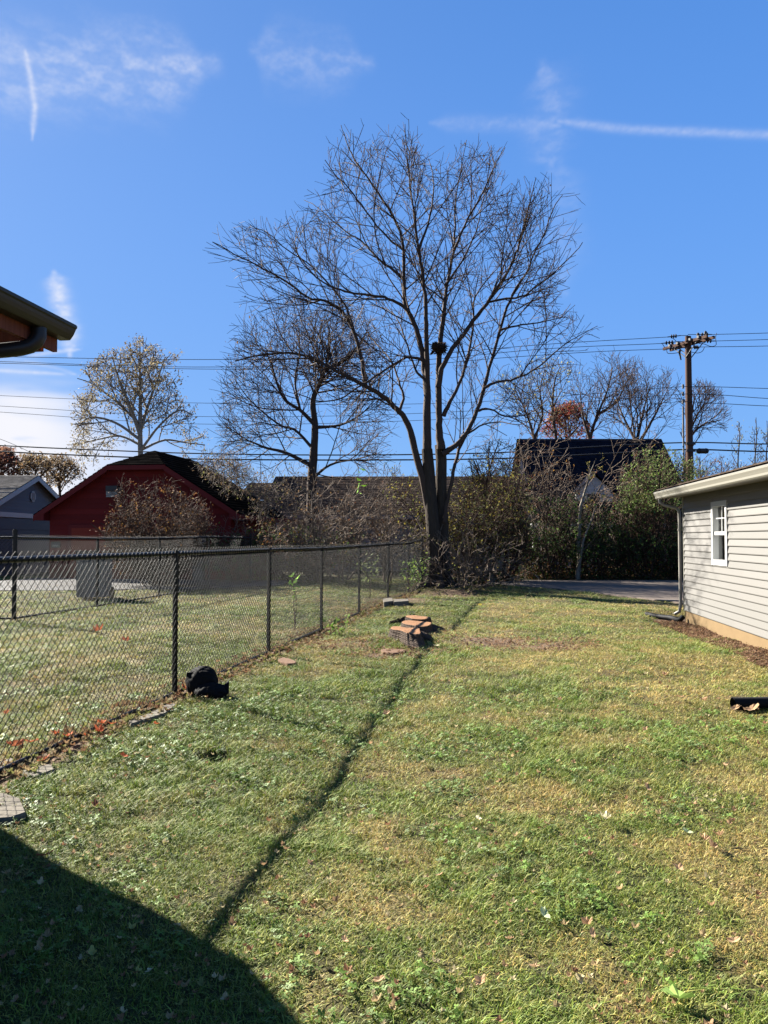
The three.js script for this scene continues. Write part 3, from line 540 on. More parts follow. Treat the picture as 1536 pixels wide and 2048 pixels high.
{ // red barn with a clipped gable facing the lawn
  const O = onGround(-12.15, 27.9), rx = V(0.989, 0, 0.148), bk = V(0.148, 0, -0.989);
  const W = (x, h, b) => O.clone().addScaledVector(rx, x).addScaledVector(bk, b).add(V(0, h, 0));
  const T = thing('barn', 'red wooden barn with dark shingled clipped gable roof behind the brown bush', 'barn', O.clone());
  const wd = 6.9, dp = 5.4, eh = 2.55, rh = 4.72, cx = wd / 2, clipH = 4.05, sl = (rh - eh) / (cx + 0.0);
  const half = (h) => h <= eh ? cx : cx - (h - eh) / sl;
  const r = rng(3), wall = new THREE.Group(); wall.name = 'wall'; T.add(wall);
  for (let k = 0; k < 22; k++) {
    const h0 = -0.1 + k * 0.19, h1 = Math.min(h0 + 0.196, clipH); if (h0 >= clipH) break;
    const a = half(h0) - 0.02, b = half(h1) - 0.02;
    new MB().prism([W(cx - a, h0, 0.0), W(cx + a, h0, 0.0), W(cx + b, h1, 0.016), W(cx - b, h1, 0.016)], bk.clone().multiplyScalar(0.03)).build('board', M.barnRed[Math.floor(r() * 3)], wall);
  }
  for (let k = 0; k < 14; k++) { const h0 = -0.1 + k * 0.19; if (h0 > eh - 0.1) break; new MB().prism([W(wd, h0, 0.04), W(wd, h0, dp), W(wd - 0.016, h0 + 0.19, dp), W(wd - 0.016, h0 + 0.19, 0.04)], rx.clone().multiplyScalar(-0.03)).build('board', M.barnRed[Math.floor(r() * 3)], wall); }
  const shell = new MB(); shell.prism([W(0.06, -0.2, 0.06), W(wd - 0.06, -0.2, 0.06), W(wd - 0.06, eh, 0.06), W(0.06, eh, 0.06)], bk.clone().multiplyScalar(dp)); shell.prism([W(0.3, eh, 0.09), W(wd - 0.3, eh, 0.09), W(cx + 1.1, clipH - 0.02, 0.09), W(cx - 1.1, clipH - 0.02, 0.09)], bk.clone().multiplyScalar(dp - 0.1)); shell.build('frame', M.barnRed[0], wall);
  // roof
  const ov = 0.32, ev = 0.42, hE = eh - ev * sl, c0 = half(clipH);
  const roof = new MB(), rs = 1.25, re = dp - 0.6;
  const E = (side, b) => W(cx + side * (cx + ev), hE + 0.05, b), K = (side, b) => W(cx + side * c0, clipH + 0.05, b);
  for (const s of [-1, 1]) { courses(roof, E(s, -ov), E(s, dp + ov), K(s, dp + ov), K(s, -ov), 16); courses(roof, K(s, -ov), K(s, dp + ov), W(cx, rh + 0.05, re), W(cx, rh + 0.05, rs), 6); }
  courses(roof, K(-1, -ov), K(1, -ov), W(cx + 0.01, rh + 0.05, rs), W(cx - 0.01, rh + 0.05, rs), 9);
  courses(roof, K(-1, dp + ov), K(1, dp + ov), W(cx + 0.01, rh + 0.05, re), W(cx - 0.01, rh + 0.05, re), 9);
  roof.build('roof', M.roofBlack, T);
  for (const s of [-1, 1]) {
    const a = W(cx + s * (cx + ev), hE + 0.04, -ov - 0.01), b = W(cx + s * c0, clipH + 0.04, -ov - 0.01), dn = V(0, -0.2, 0);
    new MB().prism([a, b, b.clone().add(dn), a.clone().add(dn)], bk.clone().multiplyScalar(0.04)).build('barge_board', M.barnTrim, T);
    const sf = new MB(); sf.face([a.clone().add(V(0, -0.12, 0)), b.clone().add(V(0, -0.12, 0)), b.clone().add(V(0, -0.12, 0)).addScaledVector(bk, ov), a.clone().add(V(0, -0.12, 0)).addScaledVector(bk, ov)]); sf.build('soffit', M.barnTrim, T);
    new MB().prism([W(cx + s * (cx + ev), hE + 0.03, -ov), W(cx + s * (cx + ev), hE - 0.13, -ov), W(cx + s * (cx + 0.02), hE - 0.13, -ov), W(cx + s * (cx + 0.02), hE + 0.2, -ov)], bk.clone().multiplyScalar(dp + 2 * ov)).build('eave', M.barnTrim, T);
  }
  new MB().prism([W(cx - c0 - 0.05, clipH + 0.04, -ov - 0.02), W(cx + c0 + 0.05, clipH + 0.04, -ov - 0.02), W(cx + c0 + 0.05, clipH - 0.12, -ov - 0.02), W(cx - c0 - 0.05, clipH - 0.12, -ov - 0.02)], bk.clone().multiplyScalar(0.06)).build('barge_board', M.barnTrim, T);
  // openings and fittings
  const put = (x0, x1, h0, h1, o, t, name, mat, parent = T) => new MB().prism([W(x0, h0, o), W(x1, h0, o), W(x1, h1, o), W(x0, h1, o)], bk.clone().multiplyScalar(t)).build(name, mat, parent);
  const door = new THREE.Group(); door.name = 'door'; T.add(door);
  put(0.78, 3.3, -0.1, 2.0, -0.06, 0.07, 'door_frame', M.barnTrim, door); put(0.92, 3.16, -0.1, 1.88, -0.075, 0.014, 'door_leaf', M.barnDoor, door);
  put(1.1, 1.95, 0.72, 1.06, -0.085, 0.008, 'door_glass', M.glassDark, door); put(2.1, 2.95, 0.72, 1.06, -0.085, 0.008, 'door_glass', M.glassDark, door);
  put(0.10, 0.45, 1.16, 1.38, -0.03, 0.03, 'number_plate', M.darkMetal); put(0.16, 0.4, 1.21, 1.27, -0.035, 0.005, 'plate_strip', M.trim);
  const lamp = new THREE.Group(); lamp.name = 'flood_light'; T.add(lamp);
  put(2.28, 2.72, 3.2, 3.38, -0.2, 0.2, 'housing', M.darkMetal, lamp); put(2.28, 2.72, 2.98, 3.19, -0.16, 0.1, 'lens', M.trim, lamp); put(2.72, 2.82, 3.0, 3.3, -0.14, 0.05, 'bracket', M.darkMetal, lamp);
  put(5.55, 6.1, 0.55, 1.1, -0.03, 0.03, 'window', M.glassDark); put(6.2, 6.75, 0.4, 1.2, -0.03, 0.03, 'hatch', M.darkMetal);
}
{ // pale cabinet by the barn
  const p = gp(398, 1160), T = thing('cabinet', 'small pale grey cabinet standing against the red barn wall', 'cabinet', p.clone()), q = at(398, 1085, 26.4);
  T.position.set(q.x, ground(q.x, -26.4), -26.4);
  new MB().cube(q.x - 0.18, T.position.y, -26.55, q.x + 0.18, q.y - 0.02, -26.25).build('cabinet_body', M.grey, T);
  new MB().cube(q.x - 0.2, q.y - 0.018, -26.57, q.x + 0.2, q.y + 0.16, -26.23).build('cabinet_hood', M.white, T);
}
{ // blue-grey house, its gable turned to the lawn
  const X = -15.1, T = thing('house', 'blue-grey house with white trim and a white gable vent, left of the barn', 'house', V(X, 0.1, -33));
  const z0 = -29.6, z1 = -36.4, zc = -33, rh = 4.2, eh = 2.95, sl = (rh - eh) / 3.4;
  const wall = new THREE.Group(); wall.name = 'wall'; T.add(wall);
  const hf = (h) => h < eh ? 3.4 : 3.4 - (h - eh) / sl;
  for (let k = 0; k < 12; k++) { const h0 = 2.62 + k * 0.13, h1 = Math.min(h0 + 0.134, rh - 0.04); if (h0 > rh - 0.1) break; new MB().prism([V(X, h0, zc + hf(h0)), V(X, h0, zc - hf(h0)), V(X - 0.014, h1, zc - hf(h1)), V(X - 0.014, h1, zc + hf(h1))], V(-0.03, 0, 0)).build('siding_board', M.blueSiding[k % 2], wall); }
  new MB().cube(X - 9, 0, z1, X - 0.05, eh, z0).build('house_body', M.blueSiding[0], wall);
  new MB().prism([V(X - 0.06, eh, z0), V(X - 0.06, rh - 0.03, zc), V(X - 0.06, eh, z1)], V(-8.9, 0, 0)).build('gable', M.blueSiding[0], wall);
  new MB().cube(X - 0.04, 2.42, z1, X + 0.05, 2.615, z0).build('trim_band', M.white, T);
  const door = new THREE.Group(); door.name = 'garage_door'; T.add(door);
  for (let k = 0; k < 5; k++) new MB().cube(X - 0.045, 0.05 + k * 0.47, z1 + 0.5, X + 0.012, 0.505 + k * 0.47, z0 - 0.3).build('door_panel', M.navyDoor, door);
  const ov = 0.25;
  for (const s of [-1, 1]) {
    const e = V(X + ov, eh - 0.35 * sl, zc + s * 3.75), k = V(X + ov, rh, zc), roof = new MB();
    courses(roof, e.clone().add(V(0, 0.06, 0)), e.clone().add(V(-10, 0.06, 0)), k.clone().add(V(-10, 0.06, 0)), k.clone().add(V(0, 0.06, 0)), 24); roof.build('roof', M.roofGrey, T);
    new MB().prism([e.clone().add(V(0.01, 0.05, 0)), k.clone().add(V(0.01, 0.05, 0)), k.clone().add(V(0.01, -0.16, 0)), e.clone().add(V(0.01, -0.16, 0))], V(-0.04, 0, 0)).build('rake_board', M.white, T);
  }
  const v = new MB(), P = []; const c = V(X + 0.02, 3.36, zc + 0.02); for (let k = 0; k < 8; k++) { const a = (k + 0.5) / 8 * 6.283; P.push(c.clone().add(V(0, Math.sin(a) * 0.24, Math.cos(a) * 0.24))); }
  v.prism(P, V(0.03, 0, 0)); const vent = v.build('gable_vent', M.white, T);
  const lv = new MB(); for (let k = -3; k <= 3; k++) lv.cube(X + 0.05, c.y + k * 0.05 - 0.012, c.z - 0.15, X + 0.065, c.y + k * 0.05 + 0.012, c.z + 0.15); lv.build('louver', M.grey, vent, { kind: 'stuff' });
}
{ // long low house in the middle
  const T = thing('house', 'long low grey house with brown shingle roof behind the thicket', 'house', V(0, 0, -38));
  const z0 = -36.5, z1 = -43, x0 = at(555, 1000, 36.5).x, x1 = 7.5, eh = 2.75, rh = 4.75, zc = -39.7;
  new MB().cube(x0, 0, z1, x1, eh, z0).build('wall', M.greyWall, T);
  const roof = new MB(), e0 = V(x0 - 0.9, eh - 0.1, z0 + 0.5), e1 = V(x1 + 0.4, eh - 0.1, z0 + 0.5), r1 = V(x1 + 0.4, rh, zc), r0 = V(at(552, 946, 39.7).x, rh, zc), b0 = V(x0 - 0.9, eh - 0.1, z1 - 0.4), b1 = V(x1 + 0.4, eh - 0.1, z1 - 0.4);
  courses(roof, e0, e1, r1, r0, 22); courses(roof, b0, b1, r1, r0, 22); courses(roof, b0, e0, r0, r0.clone().add(V(0.01, 0, 0.01)), 22); roof.build('roof', M.roofBrown, T);
  new MB().cube(x0 - 0.9, eh - 0.3, z0 + 0.48, x1, eh - 0.1, z0 + 0.54).build('fascia', M.greyWall, T);
  const w = new MB(); w.cube(-2.2, 1.0, z0 + 0.005, -1.2, 2.1, z0 + 0.05); w.build('window', M.glassDark, T);
  const wing = thing('house', 'low roof corner showing left of the long brown-roofed house', 'house', V(-8, 0, -46));
  const a = at(500, 966, 46), b = at(585, 966, 46), e = at(470, 1000, 44), f = at(590, 1000, 44), q = new MB(); courses(q, e, f, b, a, 14); q.build('roof', M.roofBrown, wing);
  new MB().cube(e.x + 0.5, 0, -48, f.x, e.y, -44.3).build('wall', M.greyWall, wing);
}
{ // tall dark house on the right
  const T = thing('house', 'dark-roofed house with a white dormer, behind the driveway trees', 'house', V(9, 0, -36));
  const x0 = at(1060, 900, 38).x, x1 = at(1352, 900, 38).x, eh = 2.45, rh = at(1200, 878, 40).y, z0 = -35.6, zr = -40;
  new MB().cube(x0, 0, -44, x1 - 0.2, eh, z0).build('wall', M.greyWall, T);
  new MB().prism([V(x0, eh, z0 - 0.1), V(x0, rh - 0.1, zr), V(x0, eh, -44)], V(0.2, 0, 0)).build('gable', M.roofNavy, T); new MB().prism([V(x1 - 0.4, eh, z0 - 0.1), V(x1 - 0.4, rh - 0.1, zr), V(x1 - 0.4, eh, -44)], V(0.2, 0, 0)).build('gable', M.greyWall, T);
  const roof = new MB(); courses(roof, V(x0 - 0.3, eh - 0.2, z0 + 0.5), V(x1, eh - 0.2, z0 + 0.5), V(x1, rh, zr), V(x0 - 0.3, rh, zr), 40); courses(roof, V(x0 - 0.3, eh - 0.2, -44.5), V(x1, eh - 0.2, -44.5), V(x1, rh, zr), V(x0 - 0.3, rh, zr), 40); roof.build('roof', M.roofNavy, T);
  new MB().cube(x0 - 0.3, eh - 0.42, z0 + 0.48, x1, eh - 0.2, z0 + 0.55).build('fascia', M.paleSiding[1], T);
  const d = new THREE.Group(); d.name = 'dormer'; T.add(d);
  const zf = -36.2, L = at(1152, 1000, 36.2).x, R = at(1224, 1000, 36.2).x, c = (L + R) / 2 + 0.05, top = at(1187, 952, 36.2).y, sh = at(1224, 982, 36.2).y, bot = at(1190, 1042, 36.2).y;
  const hw = (h) => h < sh ? (R - L) / 2 : (R - L) / 2 * (top - h) / (top - sh);
  let k = 0; for (let h = bot; h < top - 0.02; h += 0.125, k++) { const h1 = Math.min(h + 0.13, top - 0.01); new MB().prism([V(c - hw(h), h, zf), V(c + hw(h), h, zf), V(c + hw(h1), h1, zf - 0.012), V(c - hw(h1), h1, zf - 0.012)], V(0, 0, -0.03)).build('siding_board', M.paleSiding[k % 2], d); }
  new MB().cube(L + 0.02, bot, -39, R - 0.02, sh, zf - 0.04).build('dormer_body', M.paleSiding[1], d);
  for (const s of [-1, 1]) { const q = new MB(), e = V(c + s * ((R - L) / 2 + 0.12), sh - 0.1, zf + 0.15), t = V(c, top + 0.08, zf + 0.15); courses(q, e, e.clone().add(V(0, 0, -3)), t.clone().add(V(0, 0, -3)), t, 8); q.build('dormer_roof', M.roofNavy, d); }
  const wn_ = at(1187, 1001, 36.2); new MB().cube(wn_.x - 0.28, wn_.y - 0.3, zf - 0.02, wn_.x + 0.28, wn_.y + 0.3, zf + 0.03).build('window', M.glassDark, d);
  const pw = at(1256, 1092, 35.5); new MB().cube(pw.x - 0.4, pw.y - 0.35, z0 - 0.1, pw.x + 0.4, pw.y + 0.35, z0 + 0.03).build('window', M.glassDark, T);
  const pb = at(1090, 1053, 34), pq = at(1130, 1053, 34); new MB().cube(pb.x - 0.6, pb.y - 0.12, -34.2, pq.x, pb.y + 0.14, -33.9).build('porch_beam', M.paleSiding[1], T); new MB().cube(pb.x - 0.55, 0, -34.1, pb.x - 0.4, pb.y, -33.95).build('porch_post', M.paleSiding[0], T);
}
{ // wheeled bin behind the far fence
  const q = gp(188, 1198), T = thing('trash_cart', 'grey wheeled trash cart on the driveway before the red barn', 'trash cart', q.clone());
  const P = [[0.24, 0.06], [0.28, 0.95], [-0.3, 0.98], [-0.26, 0.16], [-0.2, 0.06]].map(([z, h]) => V(q.x - 0.33, q.y + h, q.z + z));
  new MB().prism(P, V(0.66, 0, 0)).build('cart_body', M.grey, T);
  new MB().prism([[0.31, 0.985], [0.31, 1.01], [-0.1, 1.07], [-0.36, 1.04], [-0.36, 0.985]].map(([z, h]) => V(q.x - 0.36, q.y + h, q.z + z)), V(0.72, 0, 0)).build('lid', M.grey, T);
  for (const s of [-0.36, 0.3]) new MB().tube([V(q.x + s, q.y + 0.14, q.z - 0.25), V(q.x + s + 0.06, q.y + 0.14, q.z - 0.25)], 0.14, 16, true).build('wheel', M.black, T);
  new MB().tube([V(q.x - 0.25, q.y + 1.0, q.z - 0.38), V(q.x + 0.25, q.y + 1.0, q.z - 0.38)], 0.02, 6, true).build('handle', M.black, T);
}
// ---------------------------------------------------------------- trees and shrubs
const inPoly = (x, y, P) => { let c = false; for (let i = 0, j = P.length - 1; i < P.length; j = i++) if ((P[i][1] > y) !== (P[j][1] > y) && x < (P[j][0] - P[i][0]) * (y - P[i][1]) / (P[j][1] - P[i][1]) + P[i][0]) c = !c; return c; };
function hull(px, D, depth) {                                 // a crown's outline at its distance, rounded off in depth
  const P = px.map(([x, y]) => { const q = at(x, y, D); return [q.x, q.y]; });
  const cx = P.reduce((s, p) => s + p[0], 0) / P.length, cy = P.reduce((s, p) => s + p[1], 0) / P.length;
  return (p, m = 1) => { const t = (p.z + D) / depth; if (Math.abs(t) >= 1) return false; const k = m * Math.sqrt(1 - t * t * 0.6), f = -D / p.z; return inPoly(cx + (p.x * f - cx) / k, cy + (EYE + (p.y - EYE) * f - cy) / k, P); };
}
// one branch with all that grows from it; c.out[level] collects the wood, c.tips the places for leaves
function grow(c, start, dir, len, r0, level) {
  const R = c.rand, n = Math.max(3, Math.min(10, Math.round(len / (c.seg ?? 0.3)))), pts = [start.clone()], rad = [r0], d = dir.clone().normalize(), st = len / n, p = start.clone();
  const w = c.wig ?? 0.22, mg = 0.86 + 0.22 * Math.pow(R(), 1.4), bend = V(R() - 0.5, R() - 0.5, R() - 0.5).multiplyScalar(0.12);
  for (let k = 1; k <= n; k++) {
    d.x += (R() - 0.5) * w + bend.x; d.y += (R() - 0.5) * w + bend.y + (c.up ?? 0.06); d.z += (R() - 0.5) * w + bend.z; d.normalize();
    p.addScaledVector(d, st); if (c.inside && !c.inside(p, mg) && k > 1) break;
    if (p.y < ground(p.x, p.z) + 0.03) { p.y = ground(p.x, p.z) + 0.03; d.y = Math.abs(d.y) * 0.3; }
    pts.push(p.clone()); rad.push(Math.max(c.min, r0 * Math.pow(1 - k / n, 0.85) * 0.92 + c.min));
  }
  if (pts.length < 3) return;
  c.out(level).tube(pts, rad, level <= 1 ? 5 : 3);
  spawn(c, pts, rad, len, level);
}
function spawn(c, pts, rad, len, level, from = 0.16) {
  const R = c.rand;
  if (level >= c.levels) { if (c.tips) for (let k = 1; k < pts.length; k++) c.tips.push(pts[k]); return; }
  const m = Math.max(2, Math.round(len / c.space[level])); let az = R() * 6.28;
  for (let k = 0; k < m; k++) {
    const t = lerp(from, 1, (k + R() * 0.9) / m), f = Math.min(t, 0.999) * (pts.length - 1), i = Math.floor(f), a = pts[i], b = pts[i + 1], q = a.clone().lerp(b, f - i), d = b.clone().sub(a).normalize();
    az += 2.4 + (R() - 0.5);
    const s = V(0, 0, 0).crossVectors(d, Math.abs(d.y) < 0.9 ? V(0, 1, 0) : V(1, 0, 0)).normalize(), u = V(0, 0, 0).crossVectors(s, d), an = (c.angle ?? 0.75) * (0.65 + 0.7 * R());
    const e = d.clone().multiplyScalar(Math.cos(an)).addScaledVector(s, Math.cos(az) * Math.sin(an)).addScaledVector(u, Math.sin(az) * Math.sin(an));
    if (c.spread) { e.x *= c.spread; e.z *= c.spread; }
    const L = c.len[level] * (0.55 + 0.75 * R()) * (1 - 0.55 * t), rr = Math.max(c.min, lerp(rad[i], rad[Math.min(i + 1, rad.length - 1)], f - i) * (0.42 + 0.2 * R()));
    grow(c, q, e, L, Math.min(rr, c.cap?.[level] ?? 9), level + 1);
  }
}
// folded leaves at places; colours in linear values
function leaves(mb, places, R, size, palette, droop = 0) {
  for (const q of places) {
    const a = R() * 6.283, e = (R() - 0.5) * 2.2 - droop, s = size * (0.6 + 0.8 * R()), col = palette[Math.floor(R() * palette.length)], k = 0.75 + 0.5 * R();
    mb.col = col.map((x) => x * k);
    const d = V(Math.cos(a) * Math.cos(e), Math.sin(e), Math.sin(a) * Math.cos(e)), w = V(-Math.sin(a), (R() - 0.5) * 0.9, Math.cos(a)).normalize(), n = V(0, 0, 0).crossVectors(d, w).normalize();
    const A = q, B = q.clone().addScaledVector(d, s * 0.5).addScaledVector(w, s * 0.32).addScaledVector(n, s * 0.12), C = q.clone().addScaledVector(d, s), E = q.clone().addScaledVector(d, s * 0.5).addScaledVector(w, -s * 0.32).addScaledVector(n, s * 0.12);
    const v = [A, B, C, E].map((x) => mb.v(x.x, x.y, x.z, n.x, n.y, n.z)); mb.i.push(v[0], v[2], v[1], v[0], v[3], v[2]);
  }
}
const scatter = (tips, n, R, s) => { const o = []; if (!tips.length) return o; for (let k = 0; k < n; k++) { const q = tips[Math.floor(R() * tips.length)]; o.push(q.clone().add(V((R() - 0.5) * s, (R() - 0.5) * s, (R() - 0.5) * s))); } return o; };

{ // the big bare tree
  const D = 23.3, R = rng(11), base = gp(878, 1186), T = thing('bare_tree', 'large leafless twin-trunked tree with a nest, at the end of the near fence', 'tree', base.clone());
  const inside = hull([[400, 500], [432, 430], [500, 425], [560, 425], [600, 395], [630, 340], [680, 240], [760, 255], [815, 238], [875, 300], [955, 262], [1022, 278], [1012, 365], [1085, 315], [1148, 392], [1182, 480], [1150, 560], [1150, 620], [1208, 650], [1165, 720], [1075, 815], [1100, 830], [1000, 880], [940, 940], [900, 960], [800, 950], [700, 880], [560, 800], [425, 725], [440, 650], [405, 580]], D, 6.2);
  // trunk: two stems fused at the foot, with root flares
  const trunk = new MB(), P = (x, y, z = 0) => at(x, y, D + z);
  const foot = (x, z, y1 = 1192) => { const p = P(x, y1, z); p.y = ground(p.x, p.z) - 0.15; return p; };
  trunk.tube([foot(868, 0), P(868, 1183), P(869, 1165), P(868, 1120), P(866, 1060), P(862, 1000), P(857, 940), P(854, 898)], [0.42, 0.33, 0.25, 0.215, 0.205, 0.195, 0.175, 0.16], 14, false, 0.10);
  trunk.tube([foot(890, 0.25), P(890, 1180, 0.25), P(888, 1160, 0.25), P(886, 1110, 0.25), P(884, 1050, 0.25), P(882, 980, 0.2), P(882, 920, 0.2), P(880, 890, 0.2)], [0.35, 0.29, 0.22, 0.195, 0.185, 0.18, 0.165, 0.155], 14, false, 0.10);
  for (const [x, z, x2, z2] of [[862, -0.1, 838, -0.35], [895, 0.1, 925, -0.15], [880, -0.25, 884, -0.75]]) trunk.tube([P(x, 1150, z * 0.4), P(lerp(x, x2, 0.35), 1172, lerp(z, z2, 0.35)), foot(x2, z2, 1190)], [0.07, 0.13, 0.09], 8);
  trunk.build('trunk', M.bark, T);
  const big = [                                                // [points in the picture, first and last radius, metres in depth at the tip]
    [[[862, 1040], [851, 985], [838, 930], [821, 865], [806, 830], [794, 819], [770, 795], [750, 783], [706, 758], [657, 734], [613, 712], [570, 706], [531, 709], [470, 722]], 0.165, 0.02, -2.2],
    [[[730, 770], [724, 723], [706, 657], [690, 630], [673, 614], [645, 600], [619, 597], [575, 565], [537, 543], [500, 522], [471, 510], [425, 484]], 0.085, 0.012, -3.2],
    [[[706, 657], [690, 610], [660, 570], [620, 530], [575, 500], [540, 470], [500, 450]], 0.05, 0.01, 1.5],
    [[[799, 822], [807, 794], [800, 770], [794, 750], [780, 720], [761, 696], [735, 665], [715, 630]], 0.06, 0.012, 2.6],
    [[[854, 905], [854, 830], [854, 767], [849, 735], [846, 712], [840, 685], [832, 657], [820, 630], [810, 603], [807, 548], [805, 482], [785, 430], [755, 384], [730, 350], [706, 313], [692, 280], [682, 250]], 0.17, 0.01, 1.8],
    [[[818, 625], [805, 611], [780, 598], [750, 592], [715, 588], [684, 581], [655, 570], [630, 553], [600, 520], [585, 480]], 0.075, 0.01, -2.6],
    [[[808, 560], [790, 542], [765, 525], [739, 499], [720, 480], [695, 466], [664, 440], [635, 415], [608, 400]], 0.065, 0.01, 2.8],
    [[[806, 500], [770, 470], [730, 420], [700, 380], [672, 350], [650, 320]], 0.045, 0.01, -3.0],
    [[[856, 890], [855, 800], [854, 712], [852, 650], [851, 603], [845, 550], [837, 493], [828, 430], [821, 384], [815, 320], [810, 248]], 0.13, 0.01, -1.2],
    [[[838, 500], [860, 430], [868, 370], [858, 320]], 0.05, 0.01, 1.4],
    [[[881, 898], [879, 860], [878, 821], [878, 760], [878, 712], [884, 660], [889, 614], [891, 597], [892, 581], [900, 540], [908, 493], [910, 450], [911, 406], [920, 345], [933, 280]], 0.16, 0.01, 2.4],
    [[[908, 500], [935, 440], [965, 385], [990, 330], [1010, 295]], 0.055, 0.01, -1.5],
    [[[896, 565], [925, 520], [950, 470], [962, 420], [975, 360]], 0.05, 0.01, 3.2],
    [[[876, 775], [885, 735], [903, 701], [925, 672], [947, 641], [975, 605], [996, 575], [1015, 545], [1029, 515], [1038, 490], [1045, 466], [1060, 410], [1072, 355]], 0.115, 0.01, -1.6],
    [[[947, 641], [970, 612], [980, 603], [1015, 597], [1045, 592], [1080, 568], [1111, 543], [1140, 515], [1165, 485]], 0.065, 0.01, -3.0],
    [[[887, 832], [902, 800], [919, 767], [932, 725], [941, 685], [947, 640], [947, 603], [965, 570], [1000, 530], [1020, 490]], 0.085, 0.01, 2.6],
    [[[884, 908], [905, 895], [930, 871], [946, 840], [958, 810], [975, 750], [990, 696], [1007, 636], [1025, 590], [1051, 548], [1070, 505], [1089, 466], [1110, 410], [1125, 390]], 0.115, 0.01, 0.8],
    [[[888, 1045], [897, 990], [907, 944], [920, 893], [938, 858], [955, 815], [975, 760]], 0.085, 0.03, 0.9],
    [[[966, 778], [990, 765], [1018, 761], [1055, 748], [1083, 728], [1110, 705], [1127, 690], [1160, 670], [1195, 652]], 0.06, 0.008, -1.8],
    [[[853, 728], [840, 718], [815, 715], [785, 730], [755, 750], [715, 775], [673, 800], [630, 800], [590, 785]], 0.07, 0.012, -2.8],
    [[[952, 822], [975, 817], [1012, 832], [1050, 830], [1083, 810], [1110, 780]], 0.05, 0.008, 2.2],
    [[[850, 760], [832, 742], [815, 690], [800, 650], [780, 622], [740, 610]], 0.055, 0.01, 2.8],
    [[[1000, 660], [1040, 650], [1080, 645], [1120, 635], [1150, 610]], 0.045, 0.008, 2.0],
    [[[930, 871], [965, 850], [1000, 845], [1040, 850], [1075, 830]], 0.04, 0.008, -2.4],
  ];
  const twigs = [new MB(), new MB()], small = new MB();
  const c = { rand: R, inside, levels: 4, min: 0.0046, up: 0.03, wig: 0.13, seg: 0.28, angle: 0.66, space: { 1: 0.40, 2: 0.36, 3: 0.34 }, len: { 1: 2.9, 2: 1.35, 3: 0.65 }, cap: { 1: 0.026, 2: 0.012, 3: 0.007 }, out: (l) => l <= 2 ? small : twigs[l === 3 ? 0 : 1], tips: [] };
  big.forEach(([px, r0, r1, dz], k) => {
    const raw = px.map(([x, y], i) => { const t = i / (px.length - 1); return at(x, y, D + dz * t * t + (i ? (R() - 0.5) * 0.1 : 0)); });
    const pts = new THREE.CatmullRomCurve3(raw, false, 'centripetal').getPoints(px.length * 3), n = pts.length - 1, rad = pts.map((_, i) => lerp(r0 * 0.8, r1, Math.pow(i / n, 0.75)));
    for (let i = 1; i < n; i++) { pts[i].x += (R() - 0.5) * 0.035; pts[i].y += (R() - 0.5) * 0.035; pts[i].z += (R() - 0.5) * 0.05; }
    new MB().tube(pts, rad, 8, false, 0.1).build('limb', M.limb, T);
    let L = 0; for (let i = 0; i < n; i++) L += pts[i].distanceTo(pts[i + 1]);
    spawn(c, pts, rad, L, 1, r0 > 0.1 ? 0.38 : 0.2);
  });
  small.build('branches', M.limb, T, { kind: 'stuff' }); const tw = new MB(); twigs[0].build('twigs', M.twig, T, { kind: 'stuff' }); twigs[1].build('twigs', M.twig, T, { kind: 'stuff' });
  const lf = new MB(); leaves(lf, scatter(c.tips, 420, R, 0.1), R, 0.07, [[0.12, 0.07, 0.035], [0.09, 0.06, 0.03]], 0.6); lf.build('leaves', M.leaf, T, { kind: 'stuff' });
  // nest of twigs in the fork
  const nc = at(878, 696, D), N = thing('bird_nest', 'dark untidy nest of twigs and leaves in the big tree fork', 'nest', nc.clone()), nm = new MB();
  for (let k = 0; k < 420; k++) { const a = R() * 6.28, e = Math.acos(2 * R() - 1), r = 0.07 + 0.13 * R(), q = nc.clone().add(V(Math.cos(a) * Math.sin(e) * r, Math.cos(e) * r * 0.75, Math.sin(a) * Math.sin(e) * r)), d = V(-Math.sin(a) + (R() - 0.5), (R() - 0.5) * 0.9, Math.cos(a) + (R() - 0.5)).normalize().multiplyScalar(0.07 + 0.13 * R()); nm.tube([q.clone().sub(d), q, q.clone().add(d)], 0.006, 3); }
  nm.build('nest_twigs', M.twig, N, { kind: 'stuff' });
  const nl = new MB(); leaves(nl, Array.from({ length: 260 }, () => nc.clone().add(V((R() - 0.5) * 0.4, (R() - 0.5) * 0.28, (R() - 0.5) * 0.4))), R, 0.12, [[0.07, 0.04, 0.02], [0.05, 0.03, 0.02]]); nl.build('dead_leaves', M.leaf, N, { kind: 'stuff' });
}

